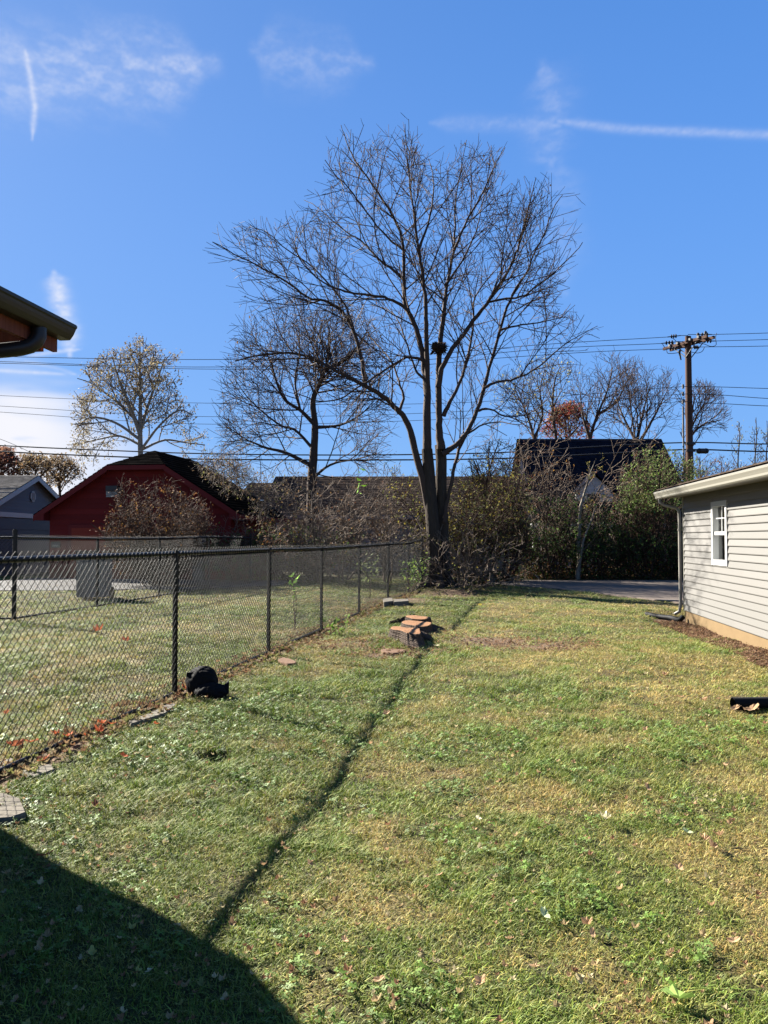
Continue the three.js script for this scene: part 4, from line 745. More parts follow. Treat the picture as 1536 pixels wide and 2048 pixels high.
// a tree given by its trunk and main limbs in the picture
function tree(o) {
  const R = rng(o.seed), base = at(o.limbs[0][0][0][0], 1100, o.D); base.y = 0;
  const T = thing(o.name ?? 'bare_tree', o.label, 'tree', base.clone(), o.group), inside = o.hull && hull(o.hull, o.D, o.depth);
  const twigs = new MB(), br = new MB(), tips = [];
  const c = { rand: R, inside, levels: o.levels ?? 4, min: o.min ?? 0.009, up: o.up ?? 0.04, wig: o.wig ?? 0.25, seg: 0.4, angle: o.angle ?? 0.75, space: o.space ?? { 1: 0.6, 2: 0.42, 3: 0.34 }, len: o.len ?? { 1: 3.2, 2: 1.6, 3: 0.8 }, cap: { 1: 0.05, 2: 0.022, 3: 0.012 }, out: (l) => l <= 2 ? br : twigs, tips };
  o.limbs.forEach(([px, r0, r1, dz = 0], k) => {
    const raw = px.map(([x, y], i) => at(x, y, o.D + dz * (i / (px.length - 1)))); if (k === 0) { const f = raw[0].clone(); f.y = -0.2; raw.unshift(f); }
    const pts = new THREE.CatmullRomCurve3(raw, false, 'centripetal').getPoints(raw.length * 3), n = pts.length - 1, rad = pts.map((_, i) => lerp(r0, r1, Math.pow(i / n, 0.8)));
    new MB().tube(pts, rad, 8, false, 0.08).build(k ? 'limb' : 'trunk', o.wood ?? M.limb, T);
    let L = 0; for (let i = 0; i < n; i++) L += pts[i].distanceTo(pts[i + 1]); spawn(c, pts, rad, L, 1, k ? 0.12 : o.bole ?? 0.5);
  });
  br.build('branches', o.wood ?? M.limb, T, { kind: 'stuff' }); if (twigs.p.length) twigs.build('twigs', o.twig ?? M.twig, T, { kind: 'stuff' });
  if (o.leaves) { const lf = new MB(); leaves(lf, scatter(tips, o.leaves, R, 0.5), R, o.size ?? 0.16, o.palette, 0.3); lf.build('leaves', M.leaf, T, { kind: 'stuff' }); }
  return T;
}
tree({ seed: 21, D: 33, depth: 6, label: 'leafless spreading tree left of and behind the big tree', hull: [[412, 1000], [418, 800], [428, 680], [478, 600], [550, 565], [640, 560], [730, 610], [785, 700], [805, 860], [775, 960], [640, 1000]], bole: 0.75,
  limbs: [[[[622, 1090], [624, 950], [628, 900], [630, 850], [626, 800], [640, 765], [650, 740]], 0.27, 0.07, 0], [[[630, 850], [600, 820], [570, 800], [555, 770], [540, 720], [520, 690]], 0.10, 0.02, -1.5], [[[620, 930], [570, 905], [530, 895], [490, 880], [455, 885]], 0.10, 0.015, 1], [[[640, 765], [655, 720], [660, 670], [650, 630]], 0.09, 0.015, 1], [[[632, 855], [680, 850], [720, 830], [750, 800]], 0.08, 0.015, -1], [[[628, 900], [590, 860], [560, 850], [500, 800], [470, 760]], 0.08, 0.015, 2], [[[650, 740], [690, 720], [720, 690], [735, 660]], 0.075, 0.015, -2], [[[622, 960], [660, 930], [710, 920], [750, 930]], 0.08, 0.015, 1.5], [[[600, 820], [590, 760], [600, 700], [590, 650]], 0.065, 0.015, 2]],
  wig: 0.2, min: 0.006, space: { 1: 0.4, 2: 0.3, 3: 0.24 }, len: { 1: 3.6, 2: 1.8, 3: 0.9 }, leaves: 500, size: 0.1, palette: [[0.11, 0.07, 0.04]] });
tree({ seed: 22, D: 46, depth: 6.5, name: 'leafy_tree', label: 'tall pale-barked tree with sparse yellowing leaves beyond the red barn', hull: [[128, 960], [135, 850], [140, 810], [165, 720], [200, 700], [255, 680], [282, 668], [320, 690], [365, 705], [370, 760], [392, 820], [420, 880], [400, 960]], bole: 0.45, wood: M.barkPale, twig: M.twigPale, min: 0.012,
  limbs: [[[[284, 1080], [282, 940], [280, 860], [281, 800], [280, 740], [280, 690]], 0.28, 0.03, 0], [[[280, 870], [255, 800], [235, 750], [225, 715]], 0.12, 0.03, -2], [[[281, 860], [300, 800], [318, 750], [330, 715]], 0.12, 0.03, 2], [[[281, 850], [230, 800], [190, 770], [170, 740]], 0.1, 0.03, 2], [[[281, 880], [230, 845], [180, 835], [150, 860]], 0.1, 0.03, -2], [[[282, 900], [320, 850], [360, 820], [385, 830]], 0.09, 0.03, -1], [[[281, 890], [240, 872], [200, 878], [150, 890]], 0.085, 0.03, 2], [[[282, 900], [330, 880], [370, 885], [410, 890]], 0.085, 0.03, 2]],
  space: { 1: 0.75, 2: 0.55, 3: 0.5 }, len: { 1: 3.6, 2: 1.8, 3: 0.9 }, leaves: 8000, size: 0.14, palette: [[0.21, 0.17, 0.09], [0.17, 0.15, 0.09], [0.14, 0.11, 0.07], [0.26, 0.22, 0.14], [0.10, 0.07, 0.04]] });
const far = { depth: 5, wood: M.limb, twig: M.twig, min: 0.0075, wig: 0.16, space: { 1: 0.5, 2: 0.42, 3: 0.4 }, len: { 1: 3.8, 2: 2.0, 3: 0.9 }, up: 0.07, group: undefined };
tree({ ...far, seed: 31, D: 50, label: 'bare tree with forked stems behind the dark roof, left of the red tree', bole: 0.3, hull: [[955, 900], [965, 790], [1005, 735], [1075, 700], [1150, 715], [1182, 800], [1170, 890]], limbs: [[[[1072, 1000], [1068, 880], [1050, 820], [1030, 780]], 0.16, 0.03, 0], [[[1110, 960], [1112, 880], [1105, 820], [1110, 760], [1120, 735]], 0.16, 0.02, 1], [[[1068, 880], [1085, 830], [1080, 780], [1090, 740]], 0.1, 0.02, -1]], leaves: 400, size: 0.16, palette: [[0.3, 0.28, 0.1]] });
tree({ ...far, seed: 32, D: 52, label: 'wide bare tree with rising stems above the middle of the dark roof', bole: 0.25, hull: [[1100, 900], [1115, 790], [1150, 715], [1210, 690], [1275, 705], [1305, 790], [1285, 890]], limbs: [[[[1178, 1000], [1180, 880], [1195, 830], [1215, 780], [1225, 735]], 0.2, 0.03, 0], [[[1180, 880], [1165, 830], [1160, 780]], 0.13, 0.02, 1], [[[1195, 830], [1235, 800], [1255, 760]], 0.1, 0.02, -1]] });
tree({ ...far, seed: 33, D: 48, label: 'bare tree fanning upward just left of the utility pole', bole: 0.2, hull: [[1195, 900], [1208, 790], [1235, 720], [1300, 705], [1355, 735], [1385, 800], [1375, 890]], limbs: [[[[1268, 1000], [1270, 880], [1262, 820], [1256, 765]], 0.13, 0.02, 0], [[[1272, 890], [1285, 830], [1300, 770]], 0.13, 0.02, 1], [[[1276, 890], [1310, 830], [1335, 780]], 0.12, 0.02, -1], [[[1270, 880], [1245, 830], [1230, 790]], 0.1, 0.02, 2]] });
tree({ ...far, seed: 34, D: 48, label: 'bare tree fanning upward just right of the utility pole', bole: 0.2, hull: [[1355, 905], [1360, 790], [1395, 750], [1445, 772], [1470, 830], [1450, 880], [1400, 905]], limbs: [[[[1372, 1000], [1376, 880], [1395, 830], [1415, 795]], 0.15, 0.02, 0], [[[1378, 875], [1405, 850], [1440, 840]], 0.1, 0.02, 1], [[[1376, 880], [1385, 820], [1390, 785]], 0.1, 0.02, -1]] });
tree({ ...far, seed: 35, D: 56, depth: 4, name: 'red_tree', label: 'rounded tree with red autumn leaves above the dark roof', bole: 0.3, hull: [[1078, 900], [1082, 850], [1105, 815], [1140, 800], [1165, 812], [1185, 850], [1190, 900]], limbs: [[[[1132, 1000], [1132, 880], [1132, 830]], 0.16, 0.03, 0], [[[1132, 890], [1105, 850]], 0.1, 0.02, 1], [[[1132, 880], [1165, 845]], 0.1, 0.02, -1]], leaves: 2400, size: 0.2, palette: [[0.20, 0.035, 0.03], [0.25, 0.07, 0.035], [0.22, 0.13, 0.05], [0.14, 0.03, 0.022]] });
[[1478, 845, 'left'], [1512, 835, 'middle'], [1534, 842, 'right']].forEach(([x, y, w], k) => tree({ ...far, seed: 41 + k, D: 42, depth: 2.5, label: `slender bare sapling above the garage roof, ${w} one of three`, bole: 0.25, group: 'saplings above the garage roof', hull: [[x - 22, 960], [x - 18, 880], [x, y - 12], [x + 18, 880], [x + 22, 960]], limbs: [[[[x, 1000], [x - 2, 920], [x + 1, 880], [x, y]], 0.07, 0.015, 0]], len: { 1: 1.5, 2: 0.8, 3: 0.4 }, leaves: 120, size: 0.1, palette: [[0.2, 0.2, 0.1]] }));
tree({ ...far, seed: 51, D: 60, depth: 4, name: 'red_tree', label: 'rust-red tree at the left edge behind the blue-grey house', bole: 0.3, hull: [[-80, 960], [-60, 900], [-20, 890], [20, 895], [45, 920], [55, 960]], limbs: [[[[0, 1010], [2, 940], [0, 905]], 0.16, 0.03, 0], [[[0, 950], [-40, 915]], 0.1, 0.02, 1], [[[2, 950], [35, 920]], 0.1, 0.02, -1]], leaves: 3000, size: 0.26, palette: [[0.16, 0.06, 0.04], [0.12, 0.06, 0.04], [0.20, 0.10, 0.06]] });
[[70, 905, 48, 58, 'left'], [120, 908, 52, 62, 'right']].forEach(([x, y, w, D, s], k) => tree({ ...far, seed: 53 + k, D, depth: 5, label: `distant brownish bare tree behind the barn's left eave, ${s} of two`, group: 'far bare trees beyond the barn', bole: 0.3, twig: M.twigBrown, hull: [[x - w, 985], [x - w, 940], [x - 20, y], [x + 20, y], [x + w, 940], [x + w, 985]], limbs: [[[[x, 1010], [x, 960], [x + 3, y + 8]], 0.2, 0.03, 0], [[[x, 965], [x - 30, 930]], 0.1, 0.02, 1], [[[x, 965], [x + 32, 932]], 0.1, 0.02, -1]], leaves: 1300, size: 0.22, palette: [[0.14, 0.09, 0.05], [0.17, 0.12, 0.06]] }));

// a shrub: stems from one foot, twigs, leaves
function shrub(o) {
  const R = rng(o.seed), b = at(o.px, 1110, o.D); b.y = ground(b.x, b.z);
  const T = thing(o.name ?? 'shrub', o.label, o.category ?? 'shrub', b.clone(), o.group), stems = new MB(), twigs = new MB(), tips = [];
  const inside = o.hull && hull(o.hull, o.D, o.depth ?? 2);
  const c = { rand: R, inside, levels: o.levels ?? 3, min: o.min ?? 0.004, up: o.up ?? 0.05, wig: o.wig ?? 0.35, seg: 0.2, angle: 0.7, space: o.space ?? { 0: 0.2, 1: 0.2, 2: 0.18 }, len: o.len ?? { 0: 1.1, 1: 0.6, 2: 0.35 }, cap: { 0: 0.02, 1: 0.01, 2: 0.006 }, out: (l) => l <= 0 ? stems : twigs, tips };
  for (let k = 0; k < o.stems; k++) {
    const a = R() * 6.283, t = (o.tilt ?? 0.4) * Math.sqrt(R()), s = b.clone().add(V(Math.cos(a) * R() * (o.foot ?? 0.3), -0.05, Math.sin(a) * R() * (o.foot ?? 0.3))); s.y = ground(s.x, s.z) - 0.05;
    grow(c, s, V(Math.cos(a) * Math.sin(t), Math.cos(t), Math.sin(a) * Math.sin(t)), o.h * (0.65 + 0.5 * R()), (o.r ?? 0.02) * (0.6 + 0.7 * R()), 0);
  }
  if (o.skirt) { const sk = new MB(), pl = []; for (let k = 0; k < o.skirt; k++) { const a = R() * 6.283, r = 1.1 * Math.sqrt(R()), q = b.clone().add(V(Math.cos(a) * r, 0, Math.sin(a) * r * 0.7)); q.y = ground(q.x, q.z) + 0.02 + 0.85 * R() * R(); pl.push(q); } leaves(sk, pl, R, 0.09, DARK.concat(BROWN), 0.2); sk.build('low_leaves', M.leaf, T, { kind: 'stuff' }); }
  stems.build('stems', o.wood ?? M.twigBrown, T, { kind: 'stuff' }); if (twigs.p.length) twigs.build('twigs', o.twig ?? M.twigBrown, T, { kind: 'stuff' });
  if (o.leaves) { const lf = new MB(); leaves(lf, scatter(tips.filter((q) => !o.low || q.y > b.y + o.low), o.leaves, R, o.fuzz ?? 0.15), R, o.size ?? 0.08, o.palette, o.droop ?? 0.2); lf.build('leaves', M.leaf, T, { kind: 'stuff' }); }
}
const BROWN = [[0.13, 0.055, 0.028], [0.10, 0.045, 0.024], [0.17, 0.08, 0.03], [0.22, 0.12, 0.03]], OLIVE = [[0.13, 0.14, 0.035], [0.09, 0.105, 0.03], [0.19, 0.17, 0.035], [0.27, 0.21, 0.04]], GREEN = [[0.06, 0.13, 0.022], [0.045, 0.09, 0.018], [0.10, 0.16, 0.03]], DARK = [[0.022, 0.042, 0.010], [0.035, 0.058, 0.014], [0.06, 0.10, 0.018]];
shrub({ seed: 101, px: 315, D: 23.5, label: 'round brown-leaved bush in front of the red barn', h: 3.3, stems: 38, foot: 0.5, tilt: 0.75, r: 0.016, up: 0.03, hull: [[240, 1200], [185, 1110], [183, 1020], [190, 985], [225, 950], [260, 935], [310, 912], [350, 935], [400, 975], [430, 1010], [440, 1050], [430, 1110], [390, 1200]], depth: 2.0, space: { 0: 0.15, 1: 0.16, 2: 0.2 }, len: { 0: 0.9, 1: 0.5, 2: 0.3 }, leaves: 3400, size: 0.07, palette: BROWN, wood: M.twigBrown, twig: M.twigBrown });
const thick = { wood: M.twigBrown, twig: M.twigPale };
[[690, 27, 4.0, 'thin-stemmed bare shrub, tallest of the thicket left of the big tree'], [640, 26, 3.0, 'bare tangled shrub beside the barn roof end, before the grey house'], [770, 28, 3.4, 'bare shrub close to the left of the big tree trunk']].forEach(([px, D, h, label], k) => shrub({ ...thick, seed: 111 + k, px, D, label, h, stems: 6, foot: 0.7, tilt: 0.6, r: 0.035, levels: 3, min: 0.005, space: { 0: 0.3, 1: 0.28, 2: 0.3 }, len: { 0: 1.6, 1: 0.9, 2: 0.45 }, up: 0.02, leaves: 300, size: 0.07, palette: BROWN, wood: M.twigPale }));
[[540, 25.5, 2.0, 'brown arching shrub at the right corner of the barn'], [590, 27, 2.1, 'olive shrub with thin leaves between the barn and the thicket']].forEach(([px, D, h, label], k) => shrub({ seed: 121 + k, px, D, label, h, stems: 14, foot: 0.7, tilt: 0.85, r: 0.016, up: -0.02, space: { 0: 0.22, 1: 0.22, 2: 0.2 }, len: { 0: 1.1, 1: 0.6, 2: 0.3 }, leaves: 900 + 900 * k, size: 0.075, palette: k ? OLIVE : BROWN, twig: M.twigPale, wood: M.twigBrown }));
[[475, 26, 'left'], [560, 29, 'middle'], [640, 30, 'right']].forEach(([px, D, s], k) => shrub({ seed: 131 + k, px, D, label: `low dark green bush behind the near fence, ${s} of three`, group: 'low green bushes behind the near fence', h: 1.5, stems: 18, foot: 0.8, tilt: 0.7, leaves: 1800, size: 0.085, palette: DARK.concat(GREEN), levels: 2 }));
// right of the big tree and along the driveway
shrub({ seed: 141, px: 935, D: 25.5, label: 'olive and yellow leaved shrub just right of the big tree trunk', h: 3.6, stems: 26, foot: 0.8, tilt: 0.5, r: 0.03, skirt: 1000, leaves: 4200, size: 0.08, palette: OLIVE, space: { 0: 0.25, 1: 0.22, 2: 0.2 }, len: { 0: 1.3, 1: 0.7, 2: 0.35 }, twig: M.twigBrown, low: 0.6 });
shrub({ seed: 142, px: 985, D: 28, label: 'tall vine-covered bush rising beside the dark roof', h: 6.0, stems: 18, foot: 0.9, tilt: 0.28, r: 0.06, skirt: 1500, leaves: 4800, size: 0.09, palette: OLIVE.concat(BROWN), space: { 0: 0.32, 1: 0.28, 2: 0.24 }, len: { 0: 1.5, 1: 0.8, 2: 0.4 }, twig: M.twigBrown, hull: [[905, 1170], [910, 1000], [940, 900], [985, 855], [1035, 870], [1060, 940], [1070, 1170]], depth: 2.4 });
shrub({ seed: 143, px: 918, D: 23.7, label: 'dry pale twiggy shrub arching right from the big tree foot', h: 2.3, stems: 40, foot: 0.5, tilt: 1.15, r: 0.009, up: -0.015, min: 0.0045, twig: M.twigPale, wood: M.twigPale, leaves: 500, size: 0.06, palette: OLIVE, space: { 0: 0.3, 1: 0.3, 2: 0.25 }, len: { 0: 0.9, 1: 0.45, 2: 0.25 } });
const row = [[1060, 30.2, 2.6], [1105, 29.6, 3.4], [1150, 30.5, 3.0], [1200, 29.7, 2.9], [1245, 30.4, 3.2], [1290, 29.6, 2.7], [1335, 30.3, 3.1], [1378, 29.5, 2.6]];
row.forEach(([px, D, h], k) => shrub({ seed: 151 + k, px, D, label: `dark leafy hedge bush along the far driveway edge, number ${['one', 'two', 'three', 'four', 'five', 'six', 'seven', 'eight'][k]} from the left`, group: 'hedge bushes along the far driveway edge', h: h * (k < 2 ? 0.85 : 0.62 + 0.12 * (k % 3)), stems: 16, foot: 0.8, tilt: 0.5, r: 0.025, leaves: 2300, size: 0.085, palette: k % 2 || k > 4 ? DARK.concat(GREEN) : DARK, skirt: 1500, levels: 3, space: { 0: 0.3, 1: 0.26, 2: 0.2 }, len: { 0: 1.0, 1: 0.5, 2: 0.3 } }));
[[1080, 31.5, 4.6, 'left'], [1135, 31, 5.2, 'middle'], [1220, 31.6, 4.4, 'right']].forEach(([px, D, h, s], k) => shrub({ seed: 171 + k, px, D, name: 'bare_tree', category: 'tree', label: `small bare grey-twigged tree before the dark house, ${s} of three`, group: 'small bare trees before the dark house', h: h * 1.08, stems: 5, foot: 0.35, tilt: 0.4, r: 0.05, min: 0.006, twig: M.twigPale, wood: M.bark2, levels: 3, space: { 0: 0.42, 1: 0.4, 2: 0.4 }, len: { 0: 2.2, 1: 1.1, 2: 0.55 }, up: 0.0, leaves: 500, size: 0.08, palette: BROWN }));
shrub({ seed: 181, px: 1155, D: 29.3, name: 'pale_trunk', category: 'tree', label: 'pale slim trunk catching the sun before the dark hedge', h: 4.6, stems: 2, foot: 0.06, tilt: 0.12, r: 0.10, wood: M.barkPale, twig: M.twigPale, levels: 2, leaves: 200, palette: OLIVE, space: { 0: 0.6, 1: 0.35 }, len: { 0: 1.2, 1: 0.6 } });
shrub({ seed: 182, px: 1305, D: 30.6, label: 'large light green leafy bush beside the utility pole', h: 5.8, stems: 22, foot: 0.9, tilt: 0.45, r: 0.05, leaves: 6500, size: 0.095, palette: [[0.12, 0.19, 0.04], [0.085, 0.15, 0.035], [0.17, 0.21, 0.06], [0.12, 0.12, 0.04]], low: 2.6, hull: [[1215, 1170], [1220, 1010], [1235, 930], [1265, 892], [1310, 880], [1360, 890], [1420, 930], [1480, 960], [1480, 1170]], depth: 3, space: { 0: 0.3, 1: 0.28, 2: 0.22 }, len: { 0: 1.6, 1: 0.9, 2: 0.4 } });
shrub({ seed: 183, px: 1430, D: 34, label: 'bare tangled bush right of the pole, over the garage roof', h: 6.0, stems: 16, foot: 1.2, tilt: 0.4, r: 0.05, leaves: 2200, size: 0.09, palette: OLIVE.concat(BROWN), hull: [[1370, 1170], [1375, 930], [1400, 895], [1440, 900], [1500, 930], [1600, 930], [1600, 1170]], depth: 3, space: { 0: 0.3, 1: 0.28, 2: 0.22 }, len: { 0: 1.6, 1: 0.9, 2: 0.4 } });
{ // dry vines hanging over the barn's far verge
  const R = rng(191), T = thing('vine', 'dry tangled vine trailing along the far edge of the barn roof', 'vine', at(450, 960, 29).clone()), m = new MB(), lf = new MB(), tips = [], c = { rand: R, levels: 2, min: 0.004, up: -0.06, wig: 0.6, seg: 0.2, angle: 1, space: { 0: 0.12, 1: 0.2 }, len: { 0: 0.9, 1: 0.45 }, cap: { 0: 0.012, 1: 0.008 }, out: () => m, tips };
  for (let k = 0; k < 30; k++) { const t = R(), x = lerp(372, 560, t), y = lerp(908, 1006, Math.pow(t, 0.9)) + R() * 14; grow(c, at(x, y, 29.8 - 2.2 * t - R() * 0.8), V(R() - 0.3, 0.3 * R(), (R() - 0.5)), 0.9 + R(), 0.012, 0); }
  m.build('vine_stems', M.twigPale, T, { kind: 'stuff' }); leaves(lf, scatter(tips, 1500, R, 0.2), R, 0.08, [[0.20, 0.13, 0.07], [0.13, 0.09, 0.05], [0.12, 0.12, 0.04]], 0.5); lf.build('leaves', M.leaf, T, { kind: 'stuff' });
}
// bright leafy weeds by the fence
function weed(px, py, D, n, s, label, pal = [[0.20, 0.36, 0.04], [0.14, 0.28, 0.03]], spread = 0.3) {
  const R = rng(px * 7 + py), c0 = at(px, py, D), f = c0.clone(); f.y = ground(f.x, f.z); const T = thing('weed', label, 'weed', f), m = new MB(), lf = new MB(), pl = [];
  for (let k = 0; k < 3; k++) { const e = c0.clone().add(V((R() - 0.5) * spread, (R() - 0.3) * spread * 0.5, (R() - 0.5) * spread)), mid = f.clone().lerp(e, 0.5).add(V((R() - 0.5) * 0.15, 0.05, (R() - 0.5) * 0.15)); m.tube([f, mid, e], [0.006, 0.005, 0.003], 4); for (let q = 0; q < n / 3; q++) pl.push(mid.clone().lerp(e, Math.pow(R(), 0.5)).add(V((R() - 0.5) * spread * 0.6, (R() - 0.5) * spread * 0.6, (R() - 0.5) * spread * 0.6))); }
  m.build('stem', M.twigBrown, T); leaves(lf, pl, R, s, pal, 0.2); lf.build('leaves', M.leaf, T, { kind: 'stuff' });
}
weed(590, 1150, 13.4, 10, 0.11, 'bright green leaf tuft poking up behind the near fence mesh', undefined, 0.14);
weed(718, 936, 25.2, 8, 0.18, 'lone bright yellow-green leaf cluster above the near fence', undefined, 0.2);
weed(818, 1140, 20.6, 190, 0.075, 'tall light green weed climbing the fence beside the big tree', [[0.085, 0.14, 0.03], [0.14, 0.19, 0.045]], 0.75);
weed(740, 1130, 19.4, 70, 0.09, 'pale green weed behind the fence, left of the taller one', [[0.13, 0.17, 0.06], [0.17, 0.2, 0.08]], 0.6);
weed(660, 1268, 12.9, 90, 0.07, 'low broad-leaved weed at the fence foot, left of the stumps', [[0.11, 0.19, 0.03], [0.15, 0.22, 0.05]], 0.5);
// ground cover that closes the far distance
{
  const R = rng(201), lf = new MB();
  for (let k = 0; k < 26000; k++) { const a = lerp(-0.75, 0.75, R()), d = 70 + 40 * R(), h = Math.pow(R(), 1.6) * (3.5 + 2.5 * vnoise(a * 30, 1, 5)); leaves(lf, [V(Math.tan(a) * d, h, -d)], R, 0.8, [[0.07, 0.05, 0.035], [0.06, 0.06, 0.03], [0.10, 0.06, 0.04]]); }
  const o = lf.build('distant_woods', M.leaf, null); o.userData = { kind: 'stuff', label: 'far brown line of woods closing the view behind the houses', category: 'woods' };
}
// ---------------------------------------------------------------- small things on the lawn
{ // three cut stems of one felled tree
  const rings = tex(256, 256, (u, v) => { const x = u - 0.5, y = v - 0.5, r = Math.hypot(x, y) + 0.012 * wf(u, v, 5, 5, 3), g = 0.5 + 0.5 * Math.sin(r * 150), k = 0.72 + 0.2 * g + 0.35 * (wf(u, v, 8, 8, 7) - 0.5); return [0.27 * k, 0.135 * k, 0.062 * k]; });
  const cut = std([1, 1, 1], 0.8, { map: tiled(rings, 0.5) }), cutOld = std([0.62, 0.72, 0.95], 0.9, { map: tiled(rings, 0.5) });
  function stump(label, outline, D, h, roots, seed, dip = 0) {
    const R = rng(seed), P = outline.map(([x, y]) => { const q = at(x, y, 1), d = (EYE - h - 0.06) / (EYE - q.y); return at(x, y, d); }), c = P.reduce((s, p) => s.add(p), V(0, 0, 0)).multiplyScalar(1 / P.length);
    const T = thing('tree_stump', label, 'stump', V(c.x, ground(c.x, c.z), c.z), undefined), N = 64, ring = [];
    const curve = new THREE.CatmullRomCurve3(P, true, 'centripetal'), tops = curve.getSpacedPoints(N).slice(0, N);
    const gy = ground(c.x, c.z), m = new MB(), rows = [1, 0.93, 0.6, 0.25, -0.15];
    const grid = rows.map((f, r) => tops.map((p, k) => { const a = k / N * 6.283, out = 1 + (1 - f) * (0.10 + 0.14 * (1 - f)) + (r ? 0.05 * (vnoise(k * 0.9, f * 3, seed) - 0.5) : 0.0) + (r ? 0.03 * (k % 2) : 0); return V(c.x + (p.x - c.x) * out, lerp(gy, p.y, f) + (r === 0 ? 0.006 * Math.sin(a * 3) : 0), c.z + (p.z - c.z) * out); }));
    for (let r = 0; r + 1 < rows.length; r++) for (let k = 0; k < N; k++) { const l = (k + 1) % N; m.face([grid[r][k], grid[r + 1][k], grid[r + 1][l], grid[r][l]]); }
    m.build('bark', M.bark2, T);
    const s = new MB(); for (let k = 0; k < N; k++) { const l = (k + 1) % N, A = grid[0][k], B = grid[0][l]; const uv = (p) => [(p.x - c.x) + 0.25, (p.z - c.z) + 0.25]; const in_ = (p) => V(lerp(c.x, p.x, 0.93), p.y + 0.003, lerp(c.z, p.z, 0.93)); s.face([in_(A), in_(B), V(c.x, c.y - dip, c.z)].map((q) => q), [uv(A), uv(B), [0.25, 0.25]]); s.face([A, B, in_(B), in_(A)], [uv(A), uv(B), uv(B), uv(A)]); }
    s.build('cut_face', cut, T);
    for (const [dx, dz, len] of roots) { const r = new MB(), u = V(dx, 0, dz).normalize(), w = 0.5 * Math.min(0.2, len), pts = [0.3, 0.6, 0.85, 1].map((t, k) => { const q = c.clone().addScaledVector(u, len * t); q.y = ground(q.x, q.z) + [h * 0.4, h * 0.26, h * 0.08, -0.04][k]; return q; }); r.tube(pts, [0.08, 0.075, 0.06, 0.03], 9, true, 0.25); r.build('root', M.bark2, T); }
  }
  stump('front cut stump with a flat orange top and a root on its right', [[782, 1255], [790, 1253], [812, 1255], [835, 1255], [839, 1260], [836, 1267], [815, 1266], [800, 1261], [785, 1258]], 11.8, 0.15, [[1, 0.35, 0.45], [0.85, 0.8, 0.36]], 5);
  stump('middle cut stump of the cluster, between the other two', [[804, 1244], [818, 1241], [845, 1242], [861, 1245], [858, 1250], [840, 1253], [825, 1251], [812, 1248]], 12.5, 0.15, [[1, 0.25, 0.36]], 6);
  stump('rear cut stump with a broken dark hollow on its left', [[812, 1232], [825, 1231], [845, 1232], [860, 1234], [856, 1237], [840, 1238], [826, 1238], [818, 1235]], 13.6, 0.15, [[1, 0.3, 0.52]], 7);
  const q = gp(800, 1246), T = thing('bark_shell', 'dark broken shell of bark left of the rear stump', 'bark', q.clone()), m = new MB(), R = rng(4);
  for (let k = 0; k < 60; k++) { const t = k / 60, x = lerp(778, 826, t), c = gp(x, 1246 - 8 * t + R() * 4), h = 0.05 + 0.09 * t * R(), w = 0.04 + 0.03 * R(), a = R() * 0.6; m.prism([c, c.clone().add(V(w, 0, 0.01)), c.clone().add(V(w * 0.7, h, 0.02)), c.clone().add(V(0.2 * w, h * 0.8, 0.0))], V(Math.sin(a) * 0.03, 0, -0.03)); }
  m.build('bark_splinters', M.bark2, T, { kind: 'stuff' });
  // sawn slab and chip lying in the grass
  function slab(label, px, name, mat, h, seed) { const R = rng(seed), P = px.map(([x, y]) => gp(x, y, 0.03)), c = P.reduce((s, p) => s.add(p), V(0, 0, 0)).multiplyScalar(1 / P.length), T = thing(name, label, name === 'paving_slab' ? 'paving slab' : 'wood', c.clone()); const tops = P.map((p) => p.clone().setY(c.y + h)), low = P.map((p) => V(lerp(c.x, p.x, 1.03), c.y - 0.06, lerp(c.z, p.z, 1.03))), mid = P.map((p) => V(lerp(c.x, p.x, 1.03), c.y + h - 0.012, lerp(c.z, p.z, 1.03))), m = new MB(); m.face(tops.slice().reverse()); for (let k = 0; k < P.length; k++) { const l = (k + 1) % P.length; m.face([tops[k], tops[l], mid[l], mid[k]]); m.face([mid[k], mid[l], low[l], low[k]]); } m.build(name === 'paving_slab' ? 'stone' : 'slab', mat, T); }
  slab('flat pinkish sawn slab of wood in the grass before the stumps', [[762, 1304], [775, 1301], [790, 1303], [808, 1303], [812, 1306], [795, 1310], [778, 1311], [766, 1309]], 'wood_slab', cutOld, 0.004, 3);
  slab('small brown wood slice by the fence, left of the stumps', [[556, 1325], [566, 1321], [580, 1324], [592, 1329], [590, 1333], [575, 1334], [562, 1330]], 'wood_slab', cutOld, 0.012, 4);
  slab('grey edging stone lying at the fence foot, left one of a pair', [[766, 1207], [784, 1205], [786, 1212], [768, 1214]], 'edging_stone', M.stone, 0.09, 5);
  slab('grey edging stone lying at the fence foot, right one of a pair', [[787, 1207], [816, 1206], [817, 1212], [788, 1213]], 'edging_stone', M.stone, 0.08, 6);
  slab('flat stone slab under the fence at the left photo edge', [[-60, 1612], [5, 1602], [38, 1612], [50, 1638], [20, 1648], [-60, 1652]], 'paving_slab', M.stone, 0.012, 7);
  slab('narrow stone slab just right of the bottom rail, second from the left', [[45, 1552], [100, 1540], [108, 1550], [70, 1562], [48, 1562]], 'paving_slab', M.stone, 0.008, 8);
  slab('stone slab behind the bottom rail near the orange leaves', [[-30, 1545], [40, 1518], [75, 1512], [80, 1522], [20, 1545], [-20, 1562]], 'paving_slab', M.stone, 0.0, 9);
  slab('long thin stone slab half hidden in grass beneath the fence', [[258, 1450], [300, 1434], [338, 1415], [352, 1416], [330, 1432], [290, 1447], [262, 1456]], 'paving_slab', M.stone, 0.006, 10);
}
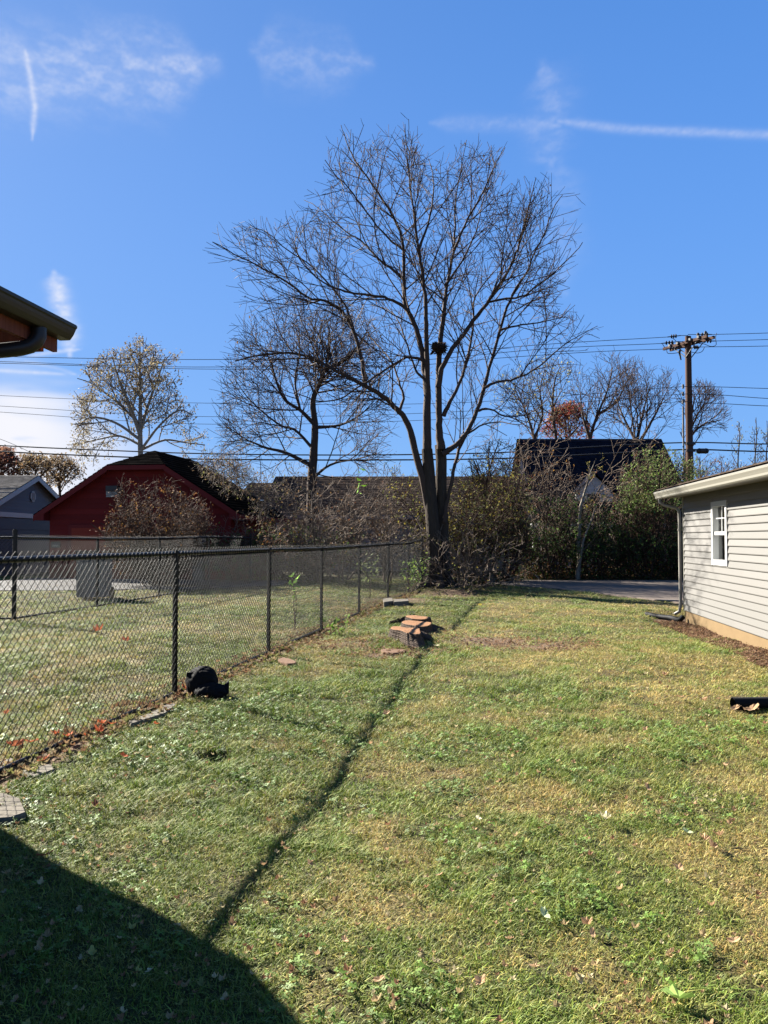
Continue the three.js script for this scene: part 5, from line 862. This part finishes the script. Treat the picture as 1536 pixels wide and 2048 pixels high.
{ // black sack against the fence post
  const c = gp(412, 1392), T = thing('sack', 'crumpled black sack lying by the second fence post', 'sack', c.clone());
  const mat = std([0.005, 0.005, 0.0055], 0.85, { specularIntensity: 0.2 }), s = c.z / -7.3;
  const lump = (cx, cy, cz, rx, ry, rz, seed, fold, name) => {
    const g = new THREE.SphereGeometry(1, 56, 40), p = g.attributes.position;
    for (let k = 0; k < p.count; k++) {
      const x = p.getX(k), y = p.getY(k), z = p.getZ(k), n = fbm(x * 1.7 + seed, y * 1.7 + z * 1.5, 2, seed), n2 = Math.abs(vnoise(x * 4 + z * 3, y * 2.2 - z * 2.5, seed + 3) - 0.5) * 2, k2 = 1 + fold * (n - 0.4) + fold * 0.35 * (n2 - 0.4);
      p.setXYZ(k, cx + x * rx * k2, Math.max(cy + y * ry * k2, -0.03), cz + z * rz * k2);
    }
    g.computeVertexNormals(); const o = new THREE.Mesh(g, mat); o.name = name; o.castShadow = o.receiveShadow = true; T.add(o); return o;
  };
  lump(-0.045, 0.12, -0.05, 0.15, 0.165, 0.13, 3, 0.26, 'sack_body'); lump(0.06, 0.05, 0.06, 0.165, 0.085, 0.12, 8, 0.35, 'sack_fold');
  const flap = (pts, t) => { const m = new MB(); m.prism(pts.map(([x, y, z]) => c.clone().add(V(x, y, z))), V(...t)); return m.build('flap', mat, T); };
  flap([[-0.205, 0.225, -0.04], [-0.215, 0.12, -0.03], [-0.10, 0.09, 0.0], [-0.09, 0.235, -0.05]], [0.01, 0.003, 0.03]);
  flap([[0.10, 0.03, 0.06], [0.225, 0.16, 0.02], [0.235, 0.05, 0.06], [0.16, 0.0, 0.10]], [0.012, 0.0, 0.03]);
}
{ // corrugated pipes
  const ribbed = (name, label, pts, r, wall) => {
    const c = new THREE.CatmullRomCurve3(pts, false, 'centripetal'), L = c.getLength(), n = Math.round(L / 0.018) * 6, P = c.getSpacedPoints(n), rr = P.map((_, k) => r + 0.5 * wall * (1 + Math.tanh(2.4 * Math.sin(k / 6 * 6.283))) - wall * 0.5), T = thing(name, label, 'drain pipe', pts[0].clone());
    const m = new MB(); m.tube(P, rr, 20); m.tube(P.slice(0, 30), r - wall, 20); m.build('pipe_wall', M.plastic, T);
    return T;
  };
  const a = gp(1466, 1421, 0.062); ribbed('drain_pipe', 'short black corrugated pipe on the lawn at the right edge', [a, a.clone().add(V(0.5, 0.0, -0.03)), a.clone().add(V(1.3, 0.01, -0.1))], 0.055, 0.008);
  const b = at(1366, 1226, 14.75), e = gp(1293, 1231, 0.03); ribbed('drain_pipe', 'black drain pipe leading left from the garage downspout', [V(b.x, ground(b.x, b.z) + 0.13, b.z), V(b.x - 0.05, ground(b.x, b.z) + 0.08, b.z + 0.01), V(lerp(b.x, e.x, 0.35), lerp(ground(b.x, b.z), ground(e.x, e.z), 0.35) + 0.055, lerp(b.z, e.z, 0.35)), V(lerp(b.x, e.x, 0.7), lerp(ground(b.x, b.z), ground(e.x, e.z), 0.7) + 0.03, lerp(b.z, e.z, 0.7)), e], 0.045, 0.006);
}

// ---------------------------------------------------------------- grass: tufts of bent blades, clover, dead leaves
{
  const R = rng(301), T = new THREE.Group(); T.name = 'lawn_grass'; scene.add(T);
  T.userData = { kind: 'stuff', label: 'patchy green and straw-coloured lawn grass covering the yard', category: 'grass' };
  const mat = new THREE.MeshPhysicalMaterial({ color: 0xffffff, vertexColors: true, roughness: 0.65, side: THREE.DoubleSide, transmission: 0.42, thickness: 0, specularIntensity: 0.4 });
  function tuft(n, h, w, lean, rad, tone) {
    const m = new MB();
    for (let k = 0; k < n; k++) {
      const a = R() * 6.283, rr = rad * Math.sqrt(R()), b = V(Math.cos(a) * rr, -0.006, Math.sin(a) * rr), f = R() * 6.283, d = V(Math.cos(f), 0, Math.sin(f)), s = V(-d.z, 0, d.x), H = h * (0.5 + 0.8 * R()), l = lean * (0.3 + 1.1 * R()), W = w * (0.6 + 0.7 * R());
      const t = 0.75 + 0.5 * R(), straw = R() < tone; m.col = straw ? [1.5 * t, 1.25 * t, 1.1 * t] : [t, t, t];
      const q = [0, 0.5, 1].map((u) => b.clone().addScaledVector(d, H * l * u * u).add(V(0, H * (u - 0.28 * l * u * u), 0)));
      const nn = V(d.x * -0.5, 0.85, d.z * -0.5).normalize(), id = [];
      q.forEach((p, j) => { const ww = W * [1, 0.8, 0][j] / 2; if (j < 2) { id.push(m.v(p.x - s.x * ww, p.y, p.z - s.z * ww, nn.x, nn.y, nn.z), m.v(p.x + s.x * ww, p.y, p.z + s.z * ww, nn.x, nn.y, nn.z)); } else id.push(m.v(p.x, p.y, p.z, nn.x, nn.y, nn.z)); });
      m.i.push(id[0], id[1], id[2], id[1], id[3], id[2], id[2], id[3], id[4]);
    }
    const g = m.geo(); g.deleteAttribute('normal'); return g;
  }
  function clover() { const m = new MB(); for (let k = 0; k < 7; k++) { const a = R() * 6.283, r = 0.05 * Math.sqrt(R()), h = 0.02 + 0.03 * R(), c = V(Math.cos(a) * r, h, Math.sin(a) * r), t = 0.8 + 0.5 * R(); m.col = [t, t * 1.1, t * 0.8]; const tl = V((R() - 0.5) * 0.8, 1, (R() - 0.5) * 0.8).normalize(), x = V(1, 0, 0).cross(tl).normalize(), y = V(0, 0, 0).crossVectors(tl, x); for (let q = 0; q < 3; q++) { const e = q * 2.094 + R(), s = 0.007 + 0.005 * R(), ids = []; for (const [u, v] of [[0, 0], [0.8, -0.6], [1.5, -0.35], [1.5, 0.35], [0.8, 0.6]]) { const px = Math.cos(e) * u - Math.sin(e) * v, py = Math.sin(e) * u + Math.cos(e) * v, p = c.clone().addScaledVector(x, px * s).addScaledVector(y, py * s); ids.push(m.v(p.x, p.y + u * 0.002, p.z, tl.x, tl.y, tl.z)); } m.i.push(ids[0], ids[1], ids[2], ids[0], ids[2], ids[3], ids[0], ids[3], ids[4]); } } return m.geo(); }
  const kinds = [['grass_blades', tuft(13, 0.036, 0.0046, 1.0, 0.055, 0.15)], ['grass_blades', tuft(12, 0.044, 0.0050, 1.15, 0.06, 0.25)], ['matted_grass', tuft(14, 0.036, 0.0042, 1.6, 0.06, 0.45)], ['long_grass', tuft(12, 0.056, 0.0050, 1.2, 0.05, 0.1)], ['clover', clover()]];
  const put = kinds.map(() => ({ m: [], c: [] })), q = new THREE.Quaternion(), e = new THREE.Euler(), mm = new THREE.Matrix4(), P = V(0, 0, 0), S = V(1, 1, 1);
  const bands = [[2.0, 4.5, 1900, 0.74], [4.5, 7.5, 1000, 0.95], [7.5, 12, 380, 1.3], [12, 18, 150, 1.75], [18, 30, 70, 2.2]];
  for (const [d0, d1, dens, sc] of bands) {
    for (let d = d0; d < d1; d += 0.25) {
      const xl = -0.56 * d - 1.0, xr = Math.min(0.56 * d + 1.0, 5.81 - 0.118 * (14.9 - d) > 0 && d < 15.2 ? 5.81 - 0.118 * (14.9 - d) - 0.05 : 99), n = Math.round((xr - xl) * 0.25 * dens);
      for (let k = 0; k < n; k++) {
        const x = lerp(xl, xr, R()), dd = d + 0.25 * R(), z = -dd;
        if (onDrive(x, z) || (dd > 21.2 && x < -3.2 && x > -60 && dd < 27.5)) continue; if (dd > 28.2 && x > 1.5) continue;
        const b = bare(x, dd); if (R() < b * 1.02) continue;
        const cl = vnoise(x * 9, dd * 9, 55) * 0.6 + vnoise(x * 21, dd * 21, 57) * 0.4; if (dd < 9 && R() < 0.55 * smooth(0.46, 0.30, cl)) continue;
        const dr = dry(x, dd), lush = fbm(x * 1.6 + 40, dd * 1.6, 3, 91);
        
        let kind = R() < 0.25 + 0.5 * dr ? 2 : R() < 0.5 ? 0 : 1; if (lush > 0.56 && dr < 0.55 && R() < 0.5) kind = 3; if (dr < 0.5 && fbm(x * 2.2 + 7, dd * 2.2, 3, 95) > 0.47 && R() < 0.10 && dd < 8) kind = 4;
        const v = 0.6 + 0.75 * R(), g = R(), dry_ = clamp(dr * 0.60 + (R() - 0.5) * 0.75);
        const c = [lerp(lerp(0.105, 0.185, g), 0.42, dry_) * v, lerp(lerp(0.185, 0.235, g), 0.315, dry_) * v, lerp(lerp(0.018, 0.028, g), 0.12, dry_) * v];
        if (kind === 4) { c[0] = 0.10 * v; c[1] = 0.155 * v; c[2] = 0.022 * v; }
        const hs = sc * (0.75 + 0.5 * R()) , hh = Math.min(hs, 1.15) * (0.55 + 0.4 * lush + 0.6 * cl);
        e.set((R() - 0.5) * 0.3, R() * 6.283, (R() - 0.5) * 0.3); q.setFromEuler(e); P.set(x, ground(x, z), z); S.set(hs, hh * (kind === 4 ? 1.0 : 1), hs); mm.compose(P, q, S);
        put[kind].m.push(...mm.elements); put[kind].c.push(...c);
      }
    }
  }
  kinds.forEach(([name, g], k) => {
    const n = put[k].m.length / 16, im = new THREE.InstancedMesh(g, mat, n); im.name = name; im.instanceMatrix = new THREE.InstancedBufferAttribute(new Float32Array(put[k].m), 16); im.instanceColor = new THREE.InstancedBufferAttribute(new Float32Array(put[k].c), 3); im.castShadow = im.receiveShadow = true; im.userData.kind = 'stuff'; T.add(im);
  });
}
// litter too small to count: chips, bits of leaf, clods by the garage wall and the stumps
function leafGeo(R, lobes, curl) {                             // a curled leaf, lobed outline with a raised midrib
  const m = new MB(), n = 22, c = V(0, 0.1, 0), P = []; m.col = [1, 1, 1];
  for (let k = 0; k < n; k++) { const a = k / n * 6.283, r = (0.62 + 0.38 * Math.abs(Math.cos(a * lobes / 2))) * (0.85 + 0.3 * R()), x = Math.cos(a) * r, z = Math.sin(a) * r * 0.72; P.push(V(x * 0.5, 0.1 + curl * (x * x * 0.35 + z * z * 0.8) * (0.6 + 0.8 * R()), z * 0.5)); }
  for (let k = 0; k < n; k++) { const A = P[k], B = P[(k + 1) % n], nn = V(0, 0, 0).crossVectors(B.clone().sub(c), A.clone().sub(c)).normalize(); const v = [c, B, A].map((p) => m.v(p.x, p.y, p.z, nn.x, nn.y, nn.z)); m.i.push(...v); }
  m.tube([V(0.42, 0.12, 0), V(0.6, 0.16, 0.02), V(0.75, 0.14, 0.05)], 0.012, 3);
  return m.geo();
}
{
  const R = rng(401), im = (name, label, g, n, place) => { const M4 = [], C = [], q = new THREE.Quaternion(), e = new THREE.Euler(), m = new THREE.Matrix4(); for (let k = 0; k < n; k++) { const r = place(k); if (!r) continue; const [x, d, s, c, lift] = r; e.set((R() - 0.5) * 1.1, R() * 6.283, (R() - 0.5) * 1.1); q.setFromEuler(e); m.compose(V(x, ground(x, -d) + lift, -d), q, V(s, s, s)); M4.push(...m.elements); C.push(...c); } const o = new THREE.InstancedMesh(g, M.leaf, M4.length / 16); o.instanceMatrix = new THREE.InstancedBufferAttribute(new Float32Array(M4), 16); o.instanceColor = new THREE.InstancedBufferAttribute(new Float32Array(C), 3); o.name = numbered(name); o.castShadow = o.receiveShadow = true; o.userData = { kind: 'stuff', label, category: 'litter' }; scene.add(o); };
  const tan = () => { const v = 0.7 + 0.6 * R(); return [[0.238, 0.154, 0.084], [0.294, 0.217, 0.112], [0.168, 0.091, 0.049], [0.315, 0.266, 0.154], [0.210, 0.210, 0.070]][Math.floor(R() * 5)].map((x) => x * v); };
  im('leaf_litter', 'small dead leaf bits sprinkled over the lawn', leafGeo(R, 3, 0.9), 8500, () => { const d = 2.2 + Math.pow(R(), 1.4) * 22, x = lerp(-0.55 * d - 0.6, Math.min(0.55 * d + 0.6, 5.4), R()); if (onDrive(x, -d) || (R() > 0.5 && fbm(x * 0.9, d * 0.9, 3, 97) < 0.5)) return null; return [x, d, 0.016 + 0.036 * R() * R(), tan().map((v) => v * 1.25), 0.022 + 0.02 * R()]; });
  im('leaf_litter', 'brown leaves and soil crumbs gathered along the near fence', leafGeo(R, 4, 1.1), 2400, () => { const d = 4.9 + R() * 16.5, x = fenceX(d) + (R() + R() - 1) * 0.34; return [x, d, 0.03 + 0.05 * R(), tan().map((v) => v * 0.8), 0.012 + 0.03 * R()]; });
  im('bark_mulch', 'brown mulch and clods along the garage footing', leafGeo(R, 2, 0.5), 4200, () => { const d = 7 + R() * 8, w = 5.81 - 0.118 * (14.9 - d), x = w - 0.06 - 0.55 * Math.pow(R(), 1.2); return [x, d, 0.025 + 0.05 * R(), [[0.186, 0.108, 0.063], [0.137, 0.083, 0.049], [0.255, 0.161, 0.098]][Math.floor(R() * 3)], 0.008 + 0.012 * R()]; });
  im('wood_chips', 'pale wood chips and bark bits around the stumps', leafGeo(R, 2, 0.4), 1600, () => { const p = barePatches[Math.floor(R() * 4)], a = R() * 6.283, r = Math.sqrt(R()) * 1.2, x = p[0].x + Math.cos(a) * r * p[1], d = -p[0].z + Math.sin(a) * r * p[2] * 1.6; return [x, d, 0.02 + 0.04 * R(), [[0.238, 0.140, 0.077], [0.154, 0.091, 0.049], [0.280, 0.196, 0.112]][Math.floor(R() * 3)], 0.012 + 0.02 * R()]; });
}
{ // leaves that can be told apart
  const R = rng(501), shapes = [leafGeo(R, 5, 0.9), leafGeo(R, 3, 1.2), leafGeo(R, 4, 0.6), leafGeo(R, 2, 0.5)], cols = { orange: [0.444, 0.116, 0.045], tan: [0.373, 0.239, 0.133], cream: [0.532, 0.480, 0.302], yellow: [0.444, 0.355, 0.071], green: [0.177, 0.267, 0.062], palegreen: [0.373, 0.426, 0.231], brown: [0.151, 0.075, 0.045], rust: [0.302, 0.106, 0.054] }, mats = {};
  for (const k in cols) mats[k] = new THREE.MeshPhysicalMaterial({ color: new THREE.Color().setRGB(...cols[k]), roughness: 0.9, specularIntensity: 0.2, side: THREE.DoubleSide, transmission: 0.3, thickness: 0 });
  const one = (px, py, w, kind, label, group, lift = 0.042) => { const p = gp(px, py, lift), s = w / F * -p.z * 1.3, o = new THREE.Mesh(shapes[Math.floor(R() * 4)], mats[kind]); o.name = numbered('fallen_leaf'); o.position.copy(p); o.scale.setScalar(s); o.rotation.set((R() - 0.5) * 0.9, R() * 6.283, (R() - 0.5) * 0.9); o.castShadow = o.receiveShadow = true; o.userData = { label, category: 'leaf' }; if (group) o.userData.group = group; scene.add(o); };
  for (const [x, y, w] of [[198, 1478, 20], [203, 1462, 16], [222, 1462, 14], [136, 1488, 18], [113, 1484, 14], [172, 1487, 13], [248, 1528, 14], [312, 1462, 12]]) one(x, y, w, 'orange', 'bright orange fallen leaf along the bottom rail of the near fence', 'orange leaves along the near fence', 0.05);
  for (const [x, y, w] of [[86, 1536, 24], [60, 1498, 22], [30, 1508, 26], [12, 1440, 16], [370, 1388, 18], [250, 1290, 16], [196, 1269, 20]]) one(x, y, w, 'rust', 'rust-brown fallen leaf lying beside the chain link fences', 'rust leaves beside the fences', 0.04);
  one(1212, 1657, 24, 'cream', 'cream rounded leaf lying on the lawn, right of centre'); one(957, 1656, 16, 'cream', 'small whitish leaf on the lawn near the photo centre');
  one(1090, 1852, 22, 'palegreen', 'pale green leaf standing in the grass, lower middle right'); one(1360, 2032, 56, 'green', 'broad green leaf at the bottom right photo edge'); one(1375, 1682, 16, 'palegreen', 'small greyish green leaf beside tan leaves at right');
  one(90, 1732, 24, 'rust', 'reddish leaf inside the house shadow, lower left'); one(960, 1990, 22, 'tan', 'tan leaf near the bottom edge of the lawn, centre right'); one(300, 1968, 14, 'cream', 'pale upright leaf deep in the house shadow');
  one(600, 1403, 10, 'cream', 'pale round leaf in the green grass right of the sack'); one(773, 1438, 14, 'tan', 'tan leaf beside the rail shadow on the lawn'); one(190, 1630, 18, 'brown', 'dark brown leaf in grass above the house shadow');
  one(872, 1299, 10, 'cream', 'small cream chip beside the front stump root'); one(960, 1216, 8, 'yellow', 'small yellow leaf on the grass right of the big tree');
  for (const [x, y, w] of [[1410, 1700, 22], [1425, 1712, 18], [1440, 1690, 16], [1358, 1757, 18], [1020, 1902, 14], [1470, 1905, 18], [1175, 1872, 20], [1185, 1890, 16], [1270, 1710, 12], [1330, 1360, 12], [1360, 1405, 14], [1410, 1412, 14], [1265, 1395, 9], [1504, 1432, 26], [1470, 1428, 16], [1120, 1410, 10], [1290, 1470, 10], [1180, 1580, 12], [530, 1830, 12], [620, 1745, 12], [1295, 1590, 14], [1450, 1545, 12], [1540, 1520, 18], [690, 1905, 16], [760, 1985, 18], [880, 1770, 12], [980, 1780, 12], [1070, 1960, 16]]) { const [l, g] = x > 1400 && y < 1440 ? ['tan dead leaf lying beside the black corrugated pipe', 'tan leaves beside the pipe'] : y < 1480 ? ['small tan leaf on the lawn between the stumps and the pipe', 'tan leaves on the far lawn'] : x < 800 ? ['tan dead leaf near the sunny edge of the house shadow', 'tan leaves near the house shadow'] : x > 1340 && x < 1450 && y > 1680 && y < 1760 ? ['tan dead leaf in the clump near the greyish green leaf', 'tan leaf clump'] : ['dry tan fallen leaf lying alone on the sunny lawn in front', 'tan leaves on the near lawn']; one(x, y, w, 'tan', l, g); }
}
renderer.render(scene, camera);
